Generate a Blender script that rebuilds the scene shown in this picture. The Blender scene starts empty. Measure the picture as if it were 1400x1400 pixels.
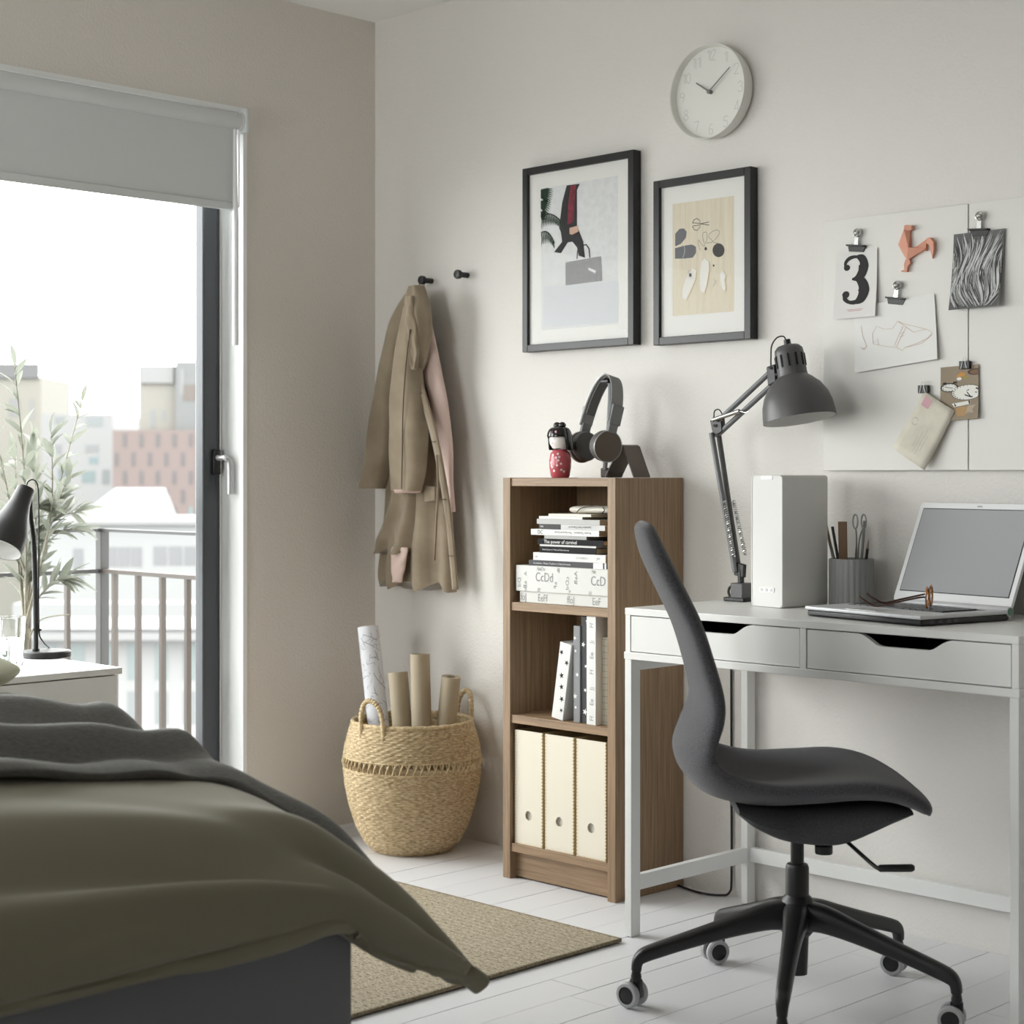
import bpy, bmesh, math, random
from mathutils import Vector, Matrix, Quaternion
random.seed(7)
PI = math.pi
SC = bpy.context.scene
COL = SC.collection

# ------------------------------------------------------------------ camera
FPX, HOR, EYE = 2365.0, 650.0, 1.066
YAW = math.radians(135.2)
FW = Vector((math.cos(YAW), math.sin(YAW), 0)); RT = Vector((FW.y, -FW.x, 0))
CAM = Vector((4.1138, -3.4861, EYE))
cd = bpy.data.cameras.new('camera'); cam = bpy.data.objects.new('camera', cd); COL.objects.link(cam)
cam.location = CAM; cam.rotation_euler = (PI/2, 0, YAW - PI/2)
cd.sensor_width = 36; cd.lens = FPX/1400*36; cd.shift_y = -(700-HOR)/1400
cd.clip_start = .05; cd.clip_end = 2000
cd.dof.use_dof = True; cd.dof.focus_distance = 4.1; cd.dof.aperture_fstop = 5.6
SC.camera = cam

# ------------------------------------------------------------------ sky, daylight, exposure
SKY = 9.0
wd = bpy.data.worlds.new('overcast_sky'); SC.world = wd; wd.use_nodes = True
bg = wd.node_tree.nodes['Background']; bg.inputs[0].default_value = (1, .990, .988, 1); bg.inputs[1].default_value = SKY
def portal(loc, rot, sx, sy):
    l = bpy.data.lights.new('window_portal', 'AREA'); l.shape = 'RECTANGLE'; l.size = sx; l.size_y = sy
    l.cycles.is_portal = True
    o = bpy.data.objects.new('window_portal', l); COL.objects.link(o); o.location = loc; o.rotation_euler = rot
portal((-.05, -2.45, 1.06), (0, -PI/2, 0), 2.12, 3.9)
portal((1.3, -5.05, 1.5), (PI/2, 0, 0), 1.6, 1.3)  # portal at the added window behind the camera
SC.view_settings.view_transform = 'Standard'; SC.view_settings.look = 'None'
SC.view_settings.gamma = 1; SC.view_settings.use_curve_mapping = False
SC.view_settings.exposure = 0.0
cy = SC.cycles
cy.use_denoising = True; cy.max_bounces = 12; cy.diffuse_bounces = 7; cy.transparent_max_bounces = 24
cy.sample_clamp_indirect = 6; cy.caustics_reflective = False; cy.caustics_refractive = False

# ------------------------------------------------------------------ helpers: survey (bearing and drop -> point)
def ray(u, v): return FW + RT*((u-700)/FPX) + Vector((0, 0, (HOR-v)/FPX))
def on_y(u, v, y): d = ray(u, v); return CAM + d*((y-CAM.y)/d.y)
def on_x(u, v, x): d = ray(u, v); return CAM + d*((x-CAM.x)/d.x)
def on_z(u, v, z): d = ray(u, v); return CAM + d*((z-CAM.z)/d.z)
def at_d(u, v, t): return CAM + ray(u, v)*t

# ------------------------------------------------------------------ helpers: materials
def lin(c):
    c = c/255.
    return c/12.92 if c <= .04045 else ((c+.055)/1.055)**2.4
def rgb(r, g, b): return (lin(r), lin(g), lin(b), 1)
MATS = {}
def M(name, col=(200, 200, 200), rough=.5, metal=0, bump=None, vary=None, spec=None, sheen=0, coat=0, stretch=(1, 1, 1)):
    if name in MATS: return MATS[name]
    m = bpy.data.materials.new(name); m.use_nodes = True; nt = m.node_tree; p = nt.nodes['Principled BSDF']
    p.inputs['Base Color'].default_value = rgb(*col); p.inputs['Roughness'].default_value = rough
    p.inputs['Metallic'].default_value = metal
    if spec is not None: p.inputs['Specular IOR Level'].default_value = spec
    if sheen: p.inputs['Sheen Weight'].default_value = sheen; p.inputs['Sheen Roughness'].default_value = .5
    if coat: p.inputs['Coat Weight'].default_value = coat; p.inputs['Coat Roughness'].default_value = .05
    if bump or vary:
        tc = nt.nodes.new('ShaderNodeTexCoord'); mp = nt.nodes.new('ShaderNodeMapping')
        mp.inputs['Scale'].default_value = stretch
        nt.links.new(tc.outputs['Object'], mp.inputs[0])
    if vary:
        sc_, amt = vary[0], vary[1]; c2 = vary[2] if len(vary) > 2 else tuple(max(0, c-amt) for c in col)
        n = nt.nodes.new('ShaderNodeTexNoise'); n.inputs['Scale'].default_value = sc_; n.inputs['Detail'].default_value = 5
        nt.links.new(mp.outputs[0], n.inputs[0])
        r = nt.nodes.new('ShaderNodeValToRGB'); r.color_ramp.elements[0].position = .35; r.color_ramp.elements[1].position = .65
        r.color_ramp.elements[0].color = rgb(*col); r.color_ramp.elements[1].color = rgb(*c2)
        nt.links.new(n.outputs['Fac'], r.inputs[0]); nt.links.new(r.outputs[0], p.inputs['Base Color'])
    if bump:
        n = nt.nodes.new('ShaderNodeTexNoise'); n.inputs['Scale'].default_value = bump[0]; n.inputs['Detail'].default_value = 3
        nt.links.new(mp.outputs[0], n.inputs[0])
        b = nt.nodes.new('ShaderNodeBump'); b.inputs['Strength'].default_value = bump[1]; b.inputs['Distance'].default_value = bump[2]
        nt.links.new(n.outputs['Fac'], b.inputs['Height']); nt.links.new(b.outputs[0], p.inputs['Normal'])
    MATS[name] = m
    return m
def wood(name, c1, c2, axis, rough=.5, fine=90):
    if name in MATS: return MATS[name]
    m = bpy.data.materials.new(name); m.use_nodes = True; nt = m.node_tree; p = nt.nodes['Principled BSDF']
    tc = nt.nodes.new('ShaderNodeTexCoord'); mp = nt.nodes.new('ShaderNodeMapping')
    s = [1, 1, 1]; s[axis] = .035; mp.inputs['Scale'].default_value = s
    nt.links.new(tc.outputs['Object'], mp.inputs[0])
    n1 = nt.nodes.new('ShaderNodeTexNoise'); n1.inputs['Scale'].default_value = fine; n1.inputs['Detail'].default_value = 8; n1.inputs['Roughness'].default_value = .7
    nt.links.new(mp.outputs[0], n1.inputs[0])
    r = nt.nodes.new('ShaderNodeValToRGB'); r.color_ramp.elements[0].position = .3; r.color_ramp.elements[1].position = .7
    r.color_ramp.elements[0].color = rgb(*c1); r.color_ramp.elements[1].color = rgb(*c2)
    nt.links.new(n1.outputs['Fac'], r.inputs[0]); nt.links.new(r.outputs[0], p.inputs['Base Color'])
    p.inputs['Roughness'].default_value = rough
    b = nt.nodes.new('ShaderNodeBump'); b.inputs['Strength'].default_value = .15; b.inputs['Distance'].default_value = .001
    nt.links.new(n1.outputs['Fac'], b.inputs['Height']); nt.links.new(b.outputs[0], p.inputs['Normal'])
    MATS[name] = m
    return m
def clear(name, tint=(255, 255, 255), refl=.08, rough=0):
    m = bpy.data.materials.new(name); m.use_nodes = True; nt = m.node_tree
    nt.nodes.remove(nt.nodes['Principled BSDF']); out = nt.nodes['Material Output']
    t = nt.nodes.new('ShaderNodeBsdfTransparent'); t.inputs[0].default_value = rgb(*tint)
    g = nt.nodes.new('ShaderNodeBsdfGlossy'); g.inputs['Roughness'].default_value = rough
    f = nt.nodes.new('ShaderNodeLayerWeight'); f.inputs['Blend'].default_value = refl
    x = nt.nodes.new('ShaderNodeMixShader')
    nt.links.new(f.outputs['Fresnel'], x.inputs[0]); nt.links.new(t.outputs[0], x.inputs[1]); nt.links.new(g.outputs[0], x.inputs[2])
    nt.links.new(x.outputs[0], out.inputs[0])
    MATS[name] = m
    return m

# ------------------------------------------------------------------ helpers: meshes
class MB:
    def __init__(s): s.v = []; s.f = []
    def add(s, vs, fs):
        o = len(s.v); s.v += [Vector(p) for p in vs]; s.f += [tuple(i+o for i in q) for q in fs]; return s
    def box(s, x0, x1, y0, y1, z0, z1, T=None):
        vs = [Vector((x, y, z)) for x in (x0, x1) for y in (y0, y1) for z in (z0, z1)]
        if T is not None: vs = [T @ p for p in vs]
        return s.add(vs, [(0, 1, 3, 2), (4, 6, 7, 5), (0, 4, 5, 1), (2, 3, 7, 6), (0, 2, 6, 4), (1, 5, 7, 3)])
    def cbox(s, c, size, T=None):
        a, b, d = (q/2 for q in size); c = Vector(c)
        R = Matrix.Translation(c) @ (T.to_4x4() if T is not None else Matrix.Identity(4))
        return s.box(-a, a, -b, b, -d, d, R)
    def rings(s, rs, closed=True, caps=True, loop=False):
        n = len(rs[0]); o = len(s.v)
        for r in rs: s.v += [Vector(p) for p in r]
        k = len(rs)
        for i in range(k if loop else k-1):
            a = o+i*n; b = o+((i+1) % k)*n
            for j in range(n if closed else n-1):
                j2 = (j+1) % n; s.f.append((a+j, a+j2, b+j2, b+j))
        if caps and not loop and closed:
            s.f.append(tuple(o+j for j in range(n))[::-1]); s.f.append(tuple(o+(k-1)*n+j for j in range(n)))
        return s
    def tube(s, path, r, seg=10, caps=True, loop=False, flat=1.0, up=None):
        P = [Vector(p) for p in path]; n = len(P); rs = []
        rad = r if isinstance(r, (list, tuple)) else [r]*n
        T = []
        for i in range(n):
            if loop: t = P[(i+1) % n]-P[i-1]
            else: t = P[min(i+1, n-1)]-P[max(i-1, 0)]
            T.append(t.normalized())
        a = Vector(up) if up is not None else (Vector((0, 0, 1)) if abs(T[0].z) < .9 else Vector((1, 0, 0)))
        N = (a - T[0]*a.dot(T[0])).normalized()
        for i in range(n):
            if i:
                q = T[i-1].rotation_difference(T[i]); N = q @ N; N = (N - T[i]*N.dot(T[i])).normalized()
            B = T[i].cross(N)
            rs.append([P[i] + (N*math.cos(2*PI*j/seg)*flat + B*math.sin(2*PI*j/seg))*rad[i] for j in range(seg)])
        return s.rings(rs, caps=caps, loop=loop)
    def lathe(s, prof, seg=32, T=None, caps=True):
        rs = []
        for r, z in prof:
            ring = [Vector((r*math.cos(2*PI*j/seg), r*math.sin(2*PI*j/seg), z)) for j in range(seg)]
            rs.append([T @ p for p in ring] if T is not None else ring)
        return s.rings(rs, caps=caps)
    def prism(s, poly, fn, h0, h1):
        n = len(poly); o = len(s.v)
        s.v += [Vector(fn(a, b, h0)) for a, b in poly] + [Vector(fn(a, b, h1)) for a, b in poly]
        s.f.append(tuple(o+i for i in range(n))); s.f.append(tuple(o+n+i for i in range(n))[::-1])
        for i in range(n):
            j = (i+1) % n; s.f.append((o+i, o+n+i, o+n+j, o+j))
        return s
    def flat(s, poly, fn, h=0):
        o = len(s.v); s.v += [Vector(fn(a, b, h)) for a, b in poly]; s.f.append(tuple(range(o, o+len(poly)))); return s
    def ribbon(s, pts, w, fn, h=0):
        n = len(pts); W = w if isinstance(w, (list, tuple)) else [w]*n; L = []; Rr = []
        for i in range(n):
            a = pts[max(i-1, 0)]; b = pts[min(i+1, n-1)]
            dx, dy = b[0]-a[0], b[1]-a[1]; l = math.hypot(dx, dy) or 1; nx, ny = -dy/l, dx/l
            L.append((pts[i][0]+nx*W[i]/2, pts[i][1]+ny*W[i]/2)); Rr.append((pts[i][0]-nx*W[i]/2, pts[i][1]-ny*W[i]/2))
        o = len(s.v)
        for p, q in zip(L, Rr): s.v += [Vector(fn(p[0], p[1], h)), Vector(fn(q[0], q[1], h))]
        for i in range(n-1): s.f.append((o+2*i, o+2*i+1, o+2*i+3, o+2*i+2))
        return s
    def grid(s, nu, nv, fn):
        o = len(s.v)
        for i in range(nu+1):
            for j in range(nv+1): s.v.append(Vector(fn(i/nu, j/nv)))
        for i in range(nu):
            for j in range(nv):
                a = o+i*(nv+1)+j; s.f.append((a, a+1, a+nv+2, a+nv+1))
        return s
def ellipse(cx, cy_, a, b, n=20, rot=0):
    c, s = math.cos(rot), math.sin(rot)
    return [(cx + a*math.cos(t)*c - b*math.sin(t)*s, cy_ + a*math.cos(t)*s + b*math.sin(t)*c) for t in (2*PI*i/n for i in range(n))]
def spline(pts, n=8):
    P = [Vector(p) for p in pts]; out = []
    for i in range(len(P)-1):
        p0 = P[max(i-1, 0)]; p1 = P[i]; p2 = P[i+1]; p3 = P[min(i+2, len(P)-1)]
        for k in range(n):
            t = k/n
            out.append(.5*((2*p1)+(p2-p0)*t+(2*p0-5*p1+4*p2-p3)*t*t+(3*p1-p0-3*p2+p3)*t**3))
    out.append(P[-1]); return out
def interp(xs, ys, x):
    if x <= xs[0]: return ys[0]
    for i in range(len(xs)-1):
        if x <= xs[i+1]:
            t = (x-xs[i])/(xs[i+1]-xs[i]); t = t*t*(3-2*t) if False else t
            return ys[i]*(1-t)+ys[i+1]*t
    return ys[-1]

WM = {}
def thing(name, label, cat, loc=(0, 0, 0), rotz=0, group=None):
    o = bpy.data.objects.new(name, None); COL.objects.link(o); o.empty_display_size = .05
    o.location = loc; o.rotation_euler = (0, 0, rotz); o['label'] = label; o['category'] = cat
    if group: o['group'] = group
    WM[o.name] = Matrix.Translation(Vector(loc)) @ Matrix.Rotation(rotz, 4, 'Z')
    return o
def obj(name, mb, mat, parent=None, world=True, smooth=40, bevel=0, seg=2, sub=0, solid=0, base=None):
    """one mesh object; vertices in world space (world=True) or in the parent's own space"""
    me = bpy.data.meshes.new(name); me.from_pydata([tuple(p) for p in mb.v], [], mb.f); me.update()
    b = bmesh.new(); b.from_mesh(me)
    if solid != 'open': bmesh.ops.recalc_face_normals(b, faces=b.faces)
    b.to_mesh(me); b.free()
    if smooth:
        me.polygons.foreach_set('use_smooth', [True]*len(me.polygons)); me.set_sharp_from_angle(angle=math.radians(smooth))
    if mat is not None: me.materials.append(mat)
    o = bpy.data.objects.new(name, me); COL.objects.link(o)
    if parent is not None:
        o.parent = parent; Wp = WM[parent.name]; WM[o.name] = Wp
        if world: me.transform(Wp.inverted())
    else:
        if base is None:
            zs = [p[2] for p in me.vertices[0:0]] if False else None
            xs = [v.co for v in me.vertices]
            base = (sum(p.x for p in xs)/len(xs), sum(p.y for p in xs)/len(xs), min(p.z for p in xs))
        T = Matrix.Translation(Vector(base)); WM[o.name] = T; o.location = base
        if world: me.transform(T.inverted())
    if bevel:
        m = o.modifiers.new('bevel', 'BEVEL'); m.width = bevel; m.segments = seg; m.limit_method = 'ANGLE'; m.angle_limit = math.radians(50)
    if isinstance(solid, (int, float)) and solid:
        m = o.modifiers.new('solid', 'SOLIDIFY'); m.thickness = solid; m.offset = 0
    if sub:
        m = o.modifiers.new('sub', 'SUBSURF'); m.levels = sub; m.render_levels = sub
    return o
def tag(o, label, cat, group=None):
    o['label'] = label; o['category'] = cat
    if group: o['group'] = group
    return o
def struct(name, mb, mat, label=None, parent=None, **k):
    o = obj(name, mb, mat, parent, **k)
    if parent is None:
        o['kind'] = 'structure'
        if label: o['label'] = label; o['category'] = name.split('_')[0]
    return o
def text_shape(s, size, fn, h=0, align='LEFT', xs=1.0):
    """outline lettering as flat polygons, mapped through fn(a, b, h)"""
    c = bpy.data.curves.new('lettering', 'FONT'); c.body = s; c.size = size; c.align_x = align; c.resolution_u = 3
    o = bpy.data.objects.new('lettering', c); COL.objects.link(o)
    bpy.context.view_layer.update()
    me = bpy.data.meshes.new_from_object(o.evaluated_get(bpy.context.evaluated_depsgraph_get()))
    mb = MB(); mb.add([fn(v.co.x*xs, v.co.y, h) for v in me.vertices], [tuple(p.vertices) for p in me.polygons])
    bpy.data.objects.remove(o); bpy.data.curves.remove(c); bpy.data.meshes.remove(me)
    return mb
def wall(a, b, d): return (a, -d, b)          # a along the right wall, b up, d out from the wall

# ------------------------------------------------------------------ materials
m_wall = M('wall_paint', (226, 223, 219), .85, bump=(130, .65, .003))
m_taupe = M('bounce_cut_taupe', (132, 126, 120), .85)  # dark tone on the unseen walls, chosen to cut bounced light
m_ceil = M('ceiling_paint', (240, 240, 238), .9)
m_plank = M('white_floorboard', (230, 230, 233), .42, bump=(40, .12, .001), vary=(3, 5), stretch=(1, .15, 1))
m_gap = M('board_gap', (120, 118, 116), .9)
m_white = M('white_lacquer', (232, 232, 230), .35)
m_whitemetal = M('white_powder_metal', (230, 231, 230), .4)
m_reveal = M('reveal_paint', (236, 237, 236), .5)
m_black = M('black_plastic', (22, 22, 23), .4)
m_blackmet = M('black_coated_metal', (18, 18, 19), .35)
m_frame = M('black_frame', (11, 11, 12), .38)
m_alu = M('dark_window_metal', (74, 76, 80), .4, metal=.3)
m_chrome = M('steel', (190, 190, 188), .25, metal=1)
m_paper = M('white_paper', (232, 231, 229), .8)
m_ink = M('black_ink', (18, 18, 18), .7)
m_greyink = M('pencil_grey', (150, 150, 150), .8)
m_glass = clear('window_glass', (252, 254, 253), .06)
m_pane = clear('picture_glass', (255, 255, 255), .07, .03)
def realglass(name, ior, tint):
    m = M(name, tint, 0.0); p = m.node_tree.nodes['Principled BSDF']; p.inputs['Transmission Weight'].default_value = 1; p.inputs['IOR'].default_value = ior; return m
m_tumbler = realglass('drinking_glass', 1.45, (250, 252, 252)); m_water = realglass('water', 1.33, (248, 252, 252))

# ================================================================== STRUCTURE
RX, RY, RZ = 5.0, -5.0, 2.473
W0, W1, WT = -4.4, -.492, 2.13                # window opening in the left wall, widened out of view for frontal light
floor = struct('floor', MB().box(-.3, RX, RY, .1, -.12, -.012), m_gap, 'white painted plank floor of the bedroom')
k = 0; px0 = 1.575 - .109*14
ni = 0
x = px0 - .109
while x < RX:
    y = 0.0 - random.uniform(.2, 1.4)
    if abs(x-1.575) < .01: y = -.85
    if abs(x-1.684) < .01: y = -.905
    cuts = [0.0]
    while y > RY: cuts.append(y); y -= random.uniform(1.5, 2.3)
    cuts.append(RY)
    for a, b in zip(cuts[:-1], cuts[1:]):
        x0, x1 = max(x+.0011, 0), min(x+.109-.0011, RX)
        if x1-x0 < .01: continue
        dz = random.uniform(-.0006, 0)
        obj('plank', MB().box(x0, x1, b+.0008, a-.0008, -.012, dz), m_plank, floor, smooth=0)
    x += .109
m = MB()
struct('wall_right', MB().box(-.3, RX, 0, .15, -.02, RZ), m_wall, 'pale warm grey wall with the clock and the picture frames')
m.box(-.15, 0, W1, 0, -.02, RZ); m.box(-.15, 0, W0, W1, WT, RZ); m.box(-.15, 0, RY, W0, -.02, RZ)
struct('wall_left', m, M('wall_paint_left', (220, 214, 207), .85, bump=(130, .65, .003)), 'window wall with tall balcony opening')  # slightly darker and beiger than the right wall
struct('wall_front', MB().box(-.3, .5, RY-.15, RY, -.02, RZ).box(2.1, RX, RY-.15, RY, -.02, RZ).box(.5, 2.1, RY-.15, RY, -.02, .85).box(.5, 2.1, RY-.15, RY, 2.15, RZ), m_taupe, 'wall opposite the desk')
struct('wall_back', MB().box(RX, RX+.15, RY-.15, .15, -.02, RZ), m_taupe, 'wall opposite the window')
struct('ceiling', MB().box(-.3, RX+.15, RY-.15, .15, RZ, RZ+.15), m_ceil, 'plain white ceiling')
m = MB().box(-.105, .004, W1-.012, W1+.002, 0, WT).box(-.105, .004, W0-.002, W0+.012, 0, WT).box(-.105, .004, W0, W1, WT-.012, WT+.002)
struct('trim_1', m, m_reveal, 'white lining of the window opening')

# balcony door window: dark frame, glass, handle
win = thing('window_1', 'tall dark framed balcony window with lever handle', 'window', (-.12, -1.9, 0)); win['kind'] = 'structure'
def wframe(y0, y1, fx0, fx1, w):
    return (MB().box(fx0, fx1, y1-w, y1, 0, WT-.012).box(fx0, fx1, y0, y0+w, 0, WT-.012)
            .box(fx0, fx1, y0+w, y1-w, WT-.012-w, WT-.012).box(fx0, fx1, y0+w, y1-w, 0, w))
obj('outer_frame', wframe(W0+.012, W1-.012, -.15, -.11, .03), m_alu, win, bevel=.003)
obj('sash_frame', wframe(-2.4, W1-.03, -.137, -.095, .052), m_alu, win, bevel=.005)
obj('sash_frame', wframe(W0+.03, -2.4, -.137, -.095, .052), m_alu, win, bevel=.005)
obj('glass_pane', MB().box(-.118, -.112, -2.36, W1-.08, .05, WT-.06), m_glass, win)
obj('glass_pane', MB().box(-.118, -.112, W0+.07, -2.44, .05, WT-.06), m_glass, win)
hp = on_x(302, 628, -.085)
obj('handle_plate', MB().box(-.095, -.083, -.545, -.520, 1.068, 1.142), m_black, win, bevel=.003)
hb = obj('handle', MB().tube(spline([(-.085, -.532, 1.118), (-.055, -.532, 1.118), (-.044, -.530, 1.116), (-.040, -.521, 1.106), (-.040, -.519, 1.07), (-.040, -.519, 1.012)], 5), .0085, 12), M('satin_steel', (200, 201, 202), .35, metal=.6), win)

w2 = thing('fill_window', 'dark framed window added for fill light opposite the desk', 'window', (1.3, RY-.08, .85)); w2['kind'] = 'structure'  # unseen window, added to bring frontal light onto the desk
obj('outer_frame', MB().box(.5, .56, RY-.12, RY-.06, .85, 2.15).box(2.04, 2.1, RY-.12, RY-.06, .85, 2.15).box(.56, 2.04, RY-.12, RY-.06, .85, .91).box(.56, 2.04, RY-.12, RY-.06, 2.09, 2.15), m_alu, w2, bevel=.003)
obj('glass_pane', MB().box(.56, 2.04, RY-.095, RY-.09, .91, 2.09), m_glass, w2)
obj('window_sill', MB().box(.48, 2.12, RY-.06, RY+.03, .83, .85), m_reveal, w2, bevel=.003)

# ================================================================== ROLLER BLIND
bl = thing('roller_blind', 'pale grey roller blind lowered part way over the window', 'blind', (.02, -1.9, 1.83))
m_bl = M('blind_fabric', (206, 208, 209), .8, bump=(900, .1, .0005))
by1 = W1-.032
T = Matrix.Translation((.012, W0+.03, 2.088)) @ Matrix.Rotation(-PI/2, 4, 'X')
obj('fabric_roll', MB().lathe([(.024, 0), (.024, by1-W0-.03)], 28, T), m_bl, bl)
obj('fabric', MB().box(.014, .0155, W0+.04, by1-.012, 1.845, 2.10), m_bl, bl, smooth=0)
obj('bottom_bar', MB().box(.009, .020, W0+.04, by1-.012, 1.828, 1.852), m_bl, bl, bevel=.003)
obj('bracket', MB().box(-.012, .040, by1+.004, by1+.016, 2.055, 2.125), M('clear_plastic', (215, 218, 218), .2), bl, bevel=.003)
T2 = Matrix.Translation((.012, by1-.004, 2.088)) @ Matrix.Rotation(-PI/2, 4, 'X')
obj('end_gear', MB().lathe([(.012, 0), (.026, .001), (.026, .008), (.010, .010), (.010, .022)], 20, T2), M('clear_plastic'), bl)
wy = on_x(322, 400, .032).y
obj('pull_wand', MB().tube([(.028, wy, 2.06), (.032, wy, 1.8), (.032, wy, 1.44)], [.004, .0085, .0085], 12), M('white_wand', (236, 236, 240), .3), bl)
obj('side_cord', MB().box(.012, .016, by1-.006, by1-.001, 1.84, 2.07), M('white_wand'), bl)

# ================================================================== BALCONY AND CITY
struct('balcony_slab', MB().box(-1.16, -.155, -4.6, -.24, -.2, -.03), M('balcony_concrete', (190, 188, 184), .9), 'balcony floor slab outside the window')
m_rail = M('rail_dark', (34, 33, 33), .5); m_bal = M('baluster_brown', (62, 54, 48), .5)
ra = thing('balcony_railing', 'dark metal balcony railing with slim brown balusters', 'railing', (-1.09, -.3, -.03))
obj('corner_post', MB().box(-1.107, -1.073, -.317, -.283, -.03, .884), m_rail, ra, bevel=.002)
obj('top_rail', MB().box(-1.10, -.2, -.315, -.285, .874, .884), m_rail, ra)
obj('top_rail', MB().box(-1.105, -1.075, -4.1, -.285, .874, .884), m_rail, ra)
obj('lower_rail', MB().box(-1.09, -.2, -.312, -.288, .732, .746), m_bal, ra)
obj('lower_rail', MB().box(-1.102, -1.078, -4.1, -.3, .732, .746), m_rail, ra)
obj('bottom_rail', MB().box(-1.09, -.2, -.312, -.288, .05, .064), m_bal, ra)
obj('bottom_rail', MB().box(-1.102, -1.078, -4.1, -.3, .05, .064), m_bal, ra)
for i in range(6): xx = -1.011+.1445*i; obj('baluster', MB().box(xx-.0075, xx+.0075, -.309, -.291, .06, .735), m_bal, ra)
for i in range(20): yy = -.435-.147*i; obj('baluster', MB().box(-1.099, -1.081, yy-.0075, yy+.0075, .06, .735), m_bal, ra)

struct('ground', MB().box(-420, -2.5, -150, 420, -32, -31), M('street', (110, 110, 108), .9), 'street level far below')
BF = Matrix.Rotation(YAW-PI/2, 4, 'Z')
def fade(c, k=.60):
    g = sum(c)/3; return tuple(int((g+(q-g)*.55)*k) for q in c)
def building(name, label, Z, u0, u1, v0, v1, col, windows=(), glass=(150, 158, 160), depth=18, extras=()):
    """a block whose front stands Z metres off, square to the view axis"""
    k = Z/FPX
    P = lambda u, v, dz=0: CAM + FW*(Z+dz) + RT*((u-700)*k) + Vector((0, 0, (HOR-v)*k))
    c = P((u0+u1)/2, v1); t = thing(name, label, 'building', c)
    def blk(nm, a, b, e, f, mat, d0, d1, par):
        m = MB(); q = [P(a, f, d0), P(b, f, d0), P(b, e, d0), P(a, e, d0)]; r = [P(a, f, d0)]
        off = FW*(d1-d0); m.add(q+[p+off for p in q], [(0, 1, 2, 3), (4, 7, 6, 5), (0, 4, 5, 1), (1, 5, 6, 2), (2, 6, 7, 3), (3, 7, 4, 0)])
        return obj(nm, m, mat, par, smooth=0)
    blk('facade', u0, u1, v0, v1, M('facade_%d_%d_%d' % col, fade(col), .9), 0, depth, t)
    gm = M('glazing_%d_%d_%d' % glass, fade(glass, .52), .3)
    for w in windows:
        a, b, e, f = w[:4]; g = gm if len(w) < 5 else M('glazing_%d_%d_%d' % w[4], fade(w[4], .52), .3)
        blk('window', a, b, e, f, g, -.06*k*10, .02, t)
    for nm, a, b, e, f, cc, d in extras: blk(nm, a, b, e, f, M('facade_%d_%d_%d' % cc, fade(cc), .9), -d, .5, t)
    return t
pw = []
for r, v in enumerate((593, 619, 644, 670, 693)):
    for c in range(8):
        u = (168 if r % 2 == 0 else 157)+22.6*c
        pw.append((u, u+5.5, v, v+18, (134, 176, 174)) if (r == 4 and c == 4) else (u, u+5.5, v, v+18))
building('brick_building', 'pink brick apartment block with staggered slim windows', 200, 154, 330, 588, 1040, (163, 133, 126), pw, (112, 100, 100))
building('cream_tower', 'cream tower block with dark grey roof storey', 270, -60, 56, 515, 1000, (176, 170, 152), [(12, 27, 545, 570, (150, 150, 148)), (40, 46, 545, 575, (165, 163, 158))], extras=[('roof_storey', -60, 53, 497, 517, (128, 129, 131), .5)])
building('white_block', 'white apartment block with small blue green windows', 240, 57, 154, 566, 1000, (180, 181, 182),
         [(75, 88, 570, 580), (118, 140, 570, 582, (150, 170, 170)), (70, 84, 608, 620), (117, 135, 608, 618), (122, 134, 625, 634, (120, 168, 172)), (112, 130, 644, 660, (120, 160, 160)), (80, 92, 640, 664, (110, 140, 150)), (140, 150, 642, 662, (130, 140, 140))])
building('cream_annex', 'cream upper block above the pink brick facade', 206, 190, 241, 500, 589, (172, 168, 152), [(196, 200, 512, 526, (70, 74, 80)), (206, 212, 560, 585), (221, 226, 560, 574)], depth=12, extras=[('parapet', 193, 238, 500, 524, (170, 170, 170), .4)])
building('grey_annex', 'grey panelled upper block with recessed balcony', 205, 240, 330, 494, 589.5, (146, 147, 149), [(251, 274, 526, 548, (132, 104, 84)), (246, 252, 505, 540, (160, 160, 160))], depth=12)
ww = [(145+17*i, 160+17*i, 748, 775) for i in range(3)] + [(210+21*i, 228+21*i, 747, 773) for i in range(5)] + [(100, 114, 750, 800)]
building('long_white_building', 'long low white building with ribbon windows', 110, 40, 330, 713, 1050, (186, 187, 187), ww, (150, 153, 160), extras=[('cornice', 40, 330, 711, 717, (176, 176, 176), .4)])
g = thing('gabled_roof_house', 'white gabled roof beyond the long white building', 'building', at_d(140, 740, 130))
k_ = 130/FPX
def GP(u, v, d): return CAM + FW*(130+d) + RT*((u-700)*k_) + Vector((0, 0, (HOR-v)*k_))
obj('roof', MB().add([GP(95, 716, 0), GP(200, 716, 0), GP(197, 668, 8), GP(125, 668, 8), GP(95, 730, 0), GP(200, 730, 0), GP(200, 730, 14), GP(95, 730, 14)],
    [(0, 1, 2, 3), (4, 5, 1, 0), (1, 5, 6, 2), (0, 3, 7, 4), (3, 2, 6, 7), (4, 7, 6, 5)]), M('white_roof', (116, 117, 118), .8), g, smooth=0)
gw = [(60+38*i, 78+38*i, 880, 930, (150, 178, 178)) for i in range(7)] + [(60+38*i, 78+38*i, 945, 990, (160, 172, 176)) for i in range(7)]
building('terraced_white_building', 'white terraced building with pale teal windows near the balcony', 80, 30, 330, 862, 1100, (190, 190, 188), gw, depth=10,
         extras=[('terrace', 30, 330, 822, 840, (172, 174, 174), 1.5), ('terrace', 30, 330, 862, 872, (176, 176, 175), 1.2)])

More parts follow.
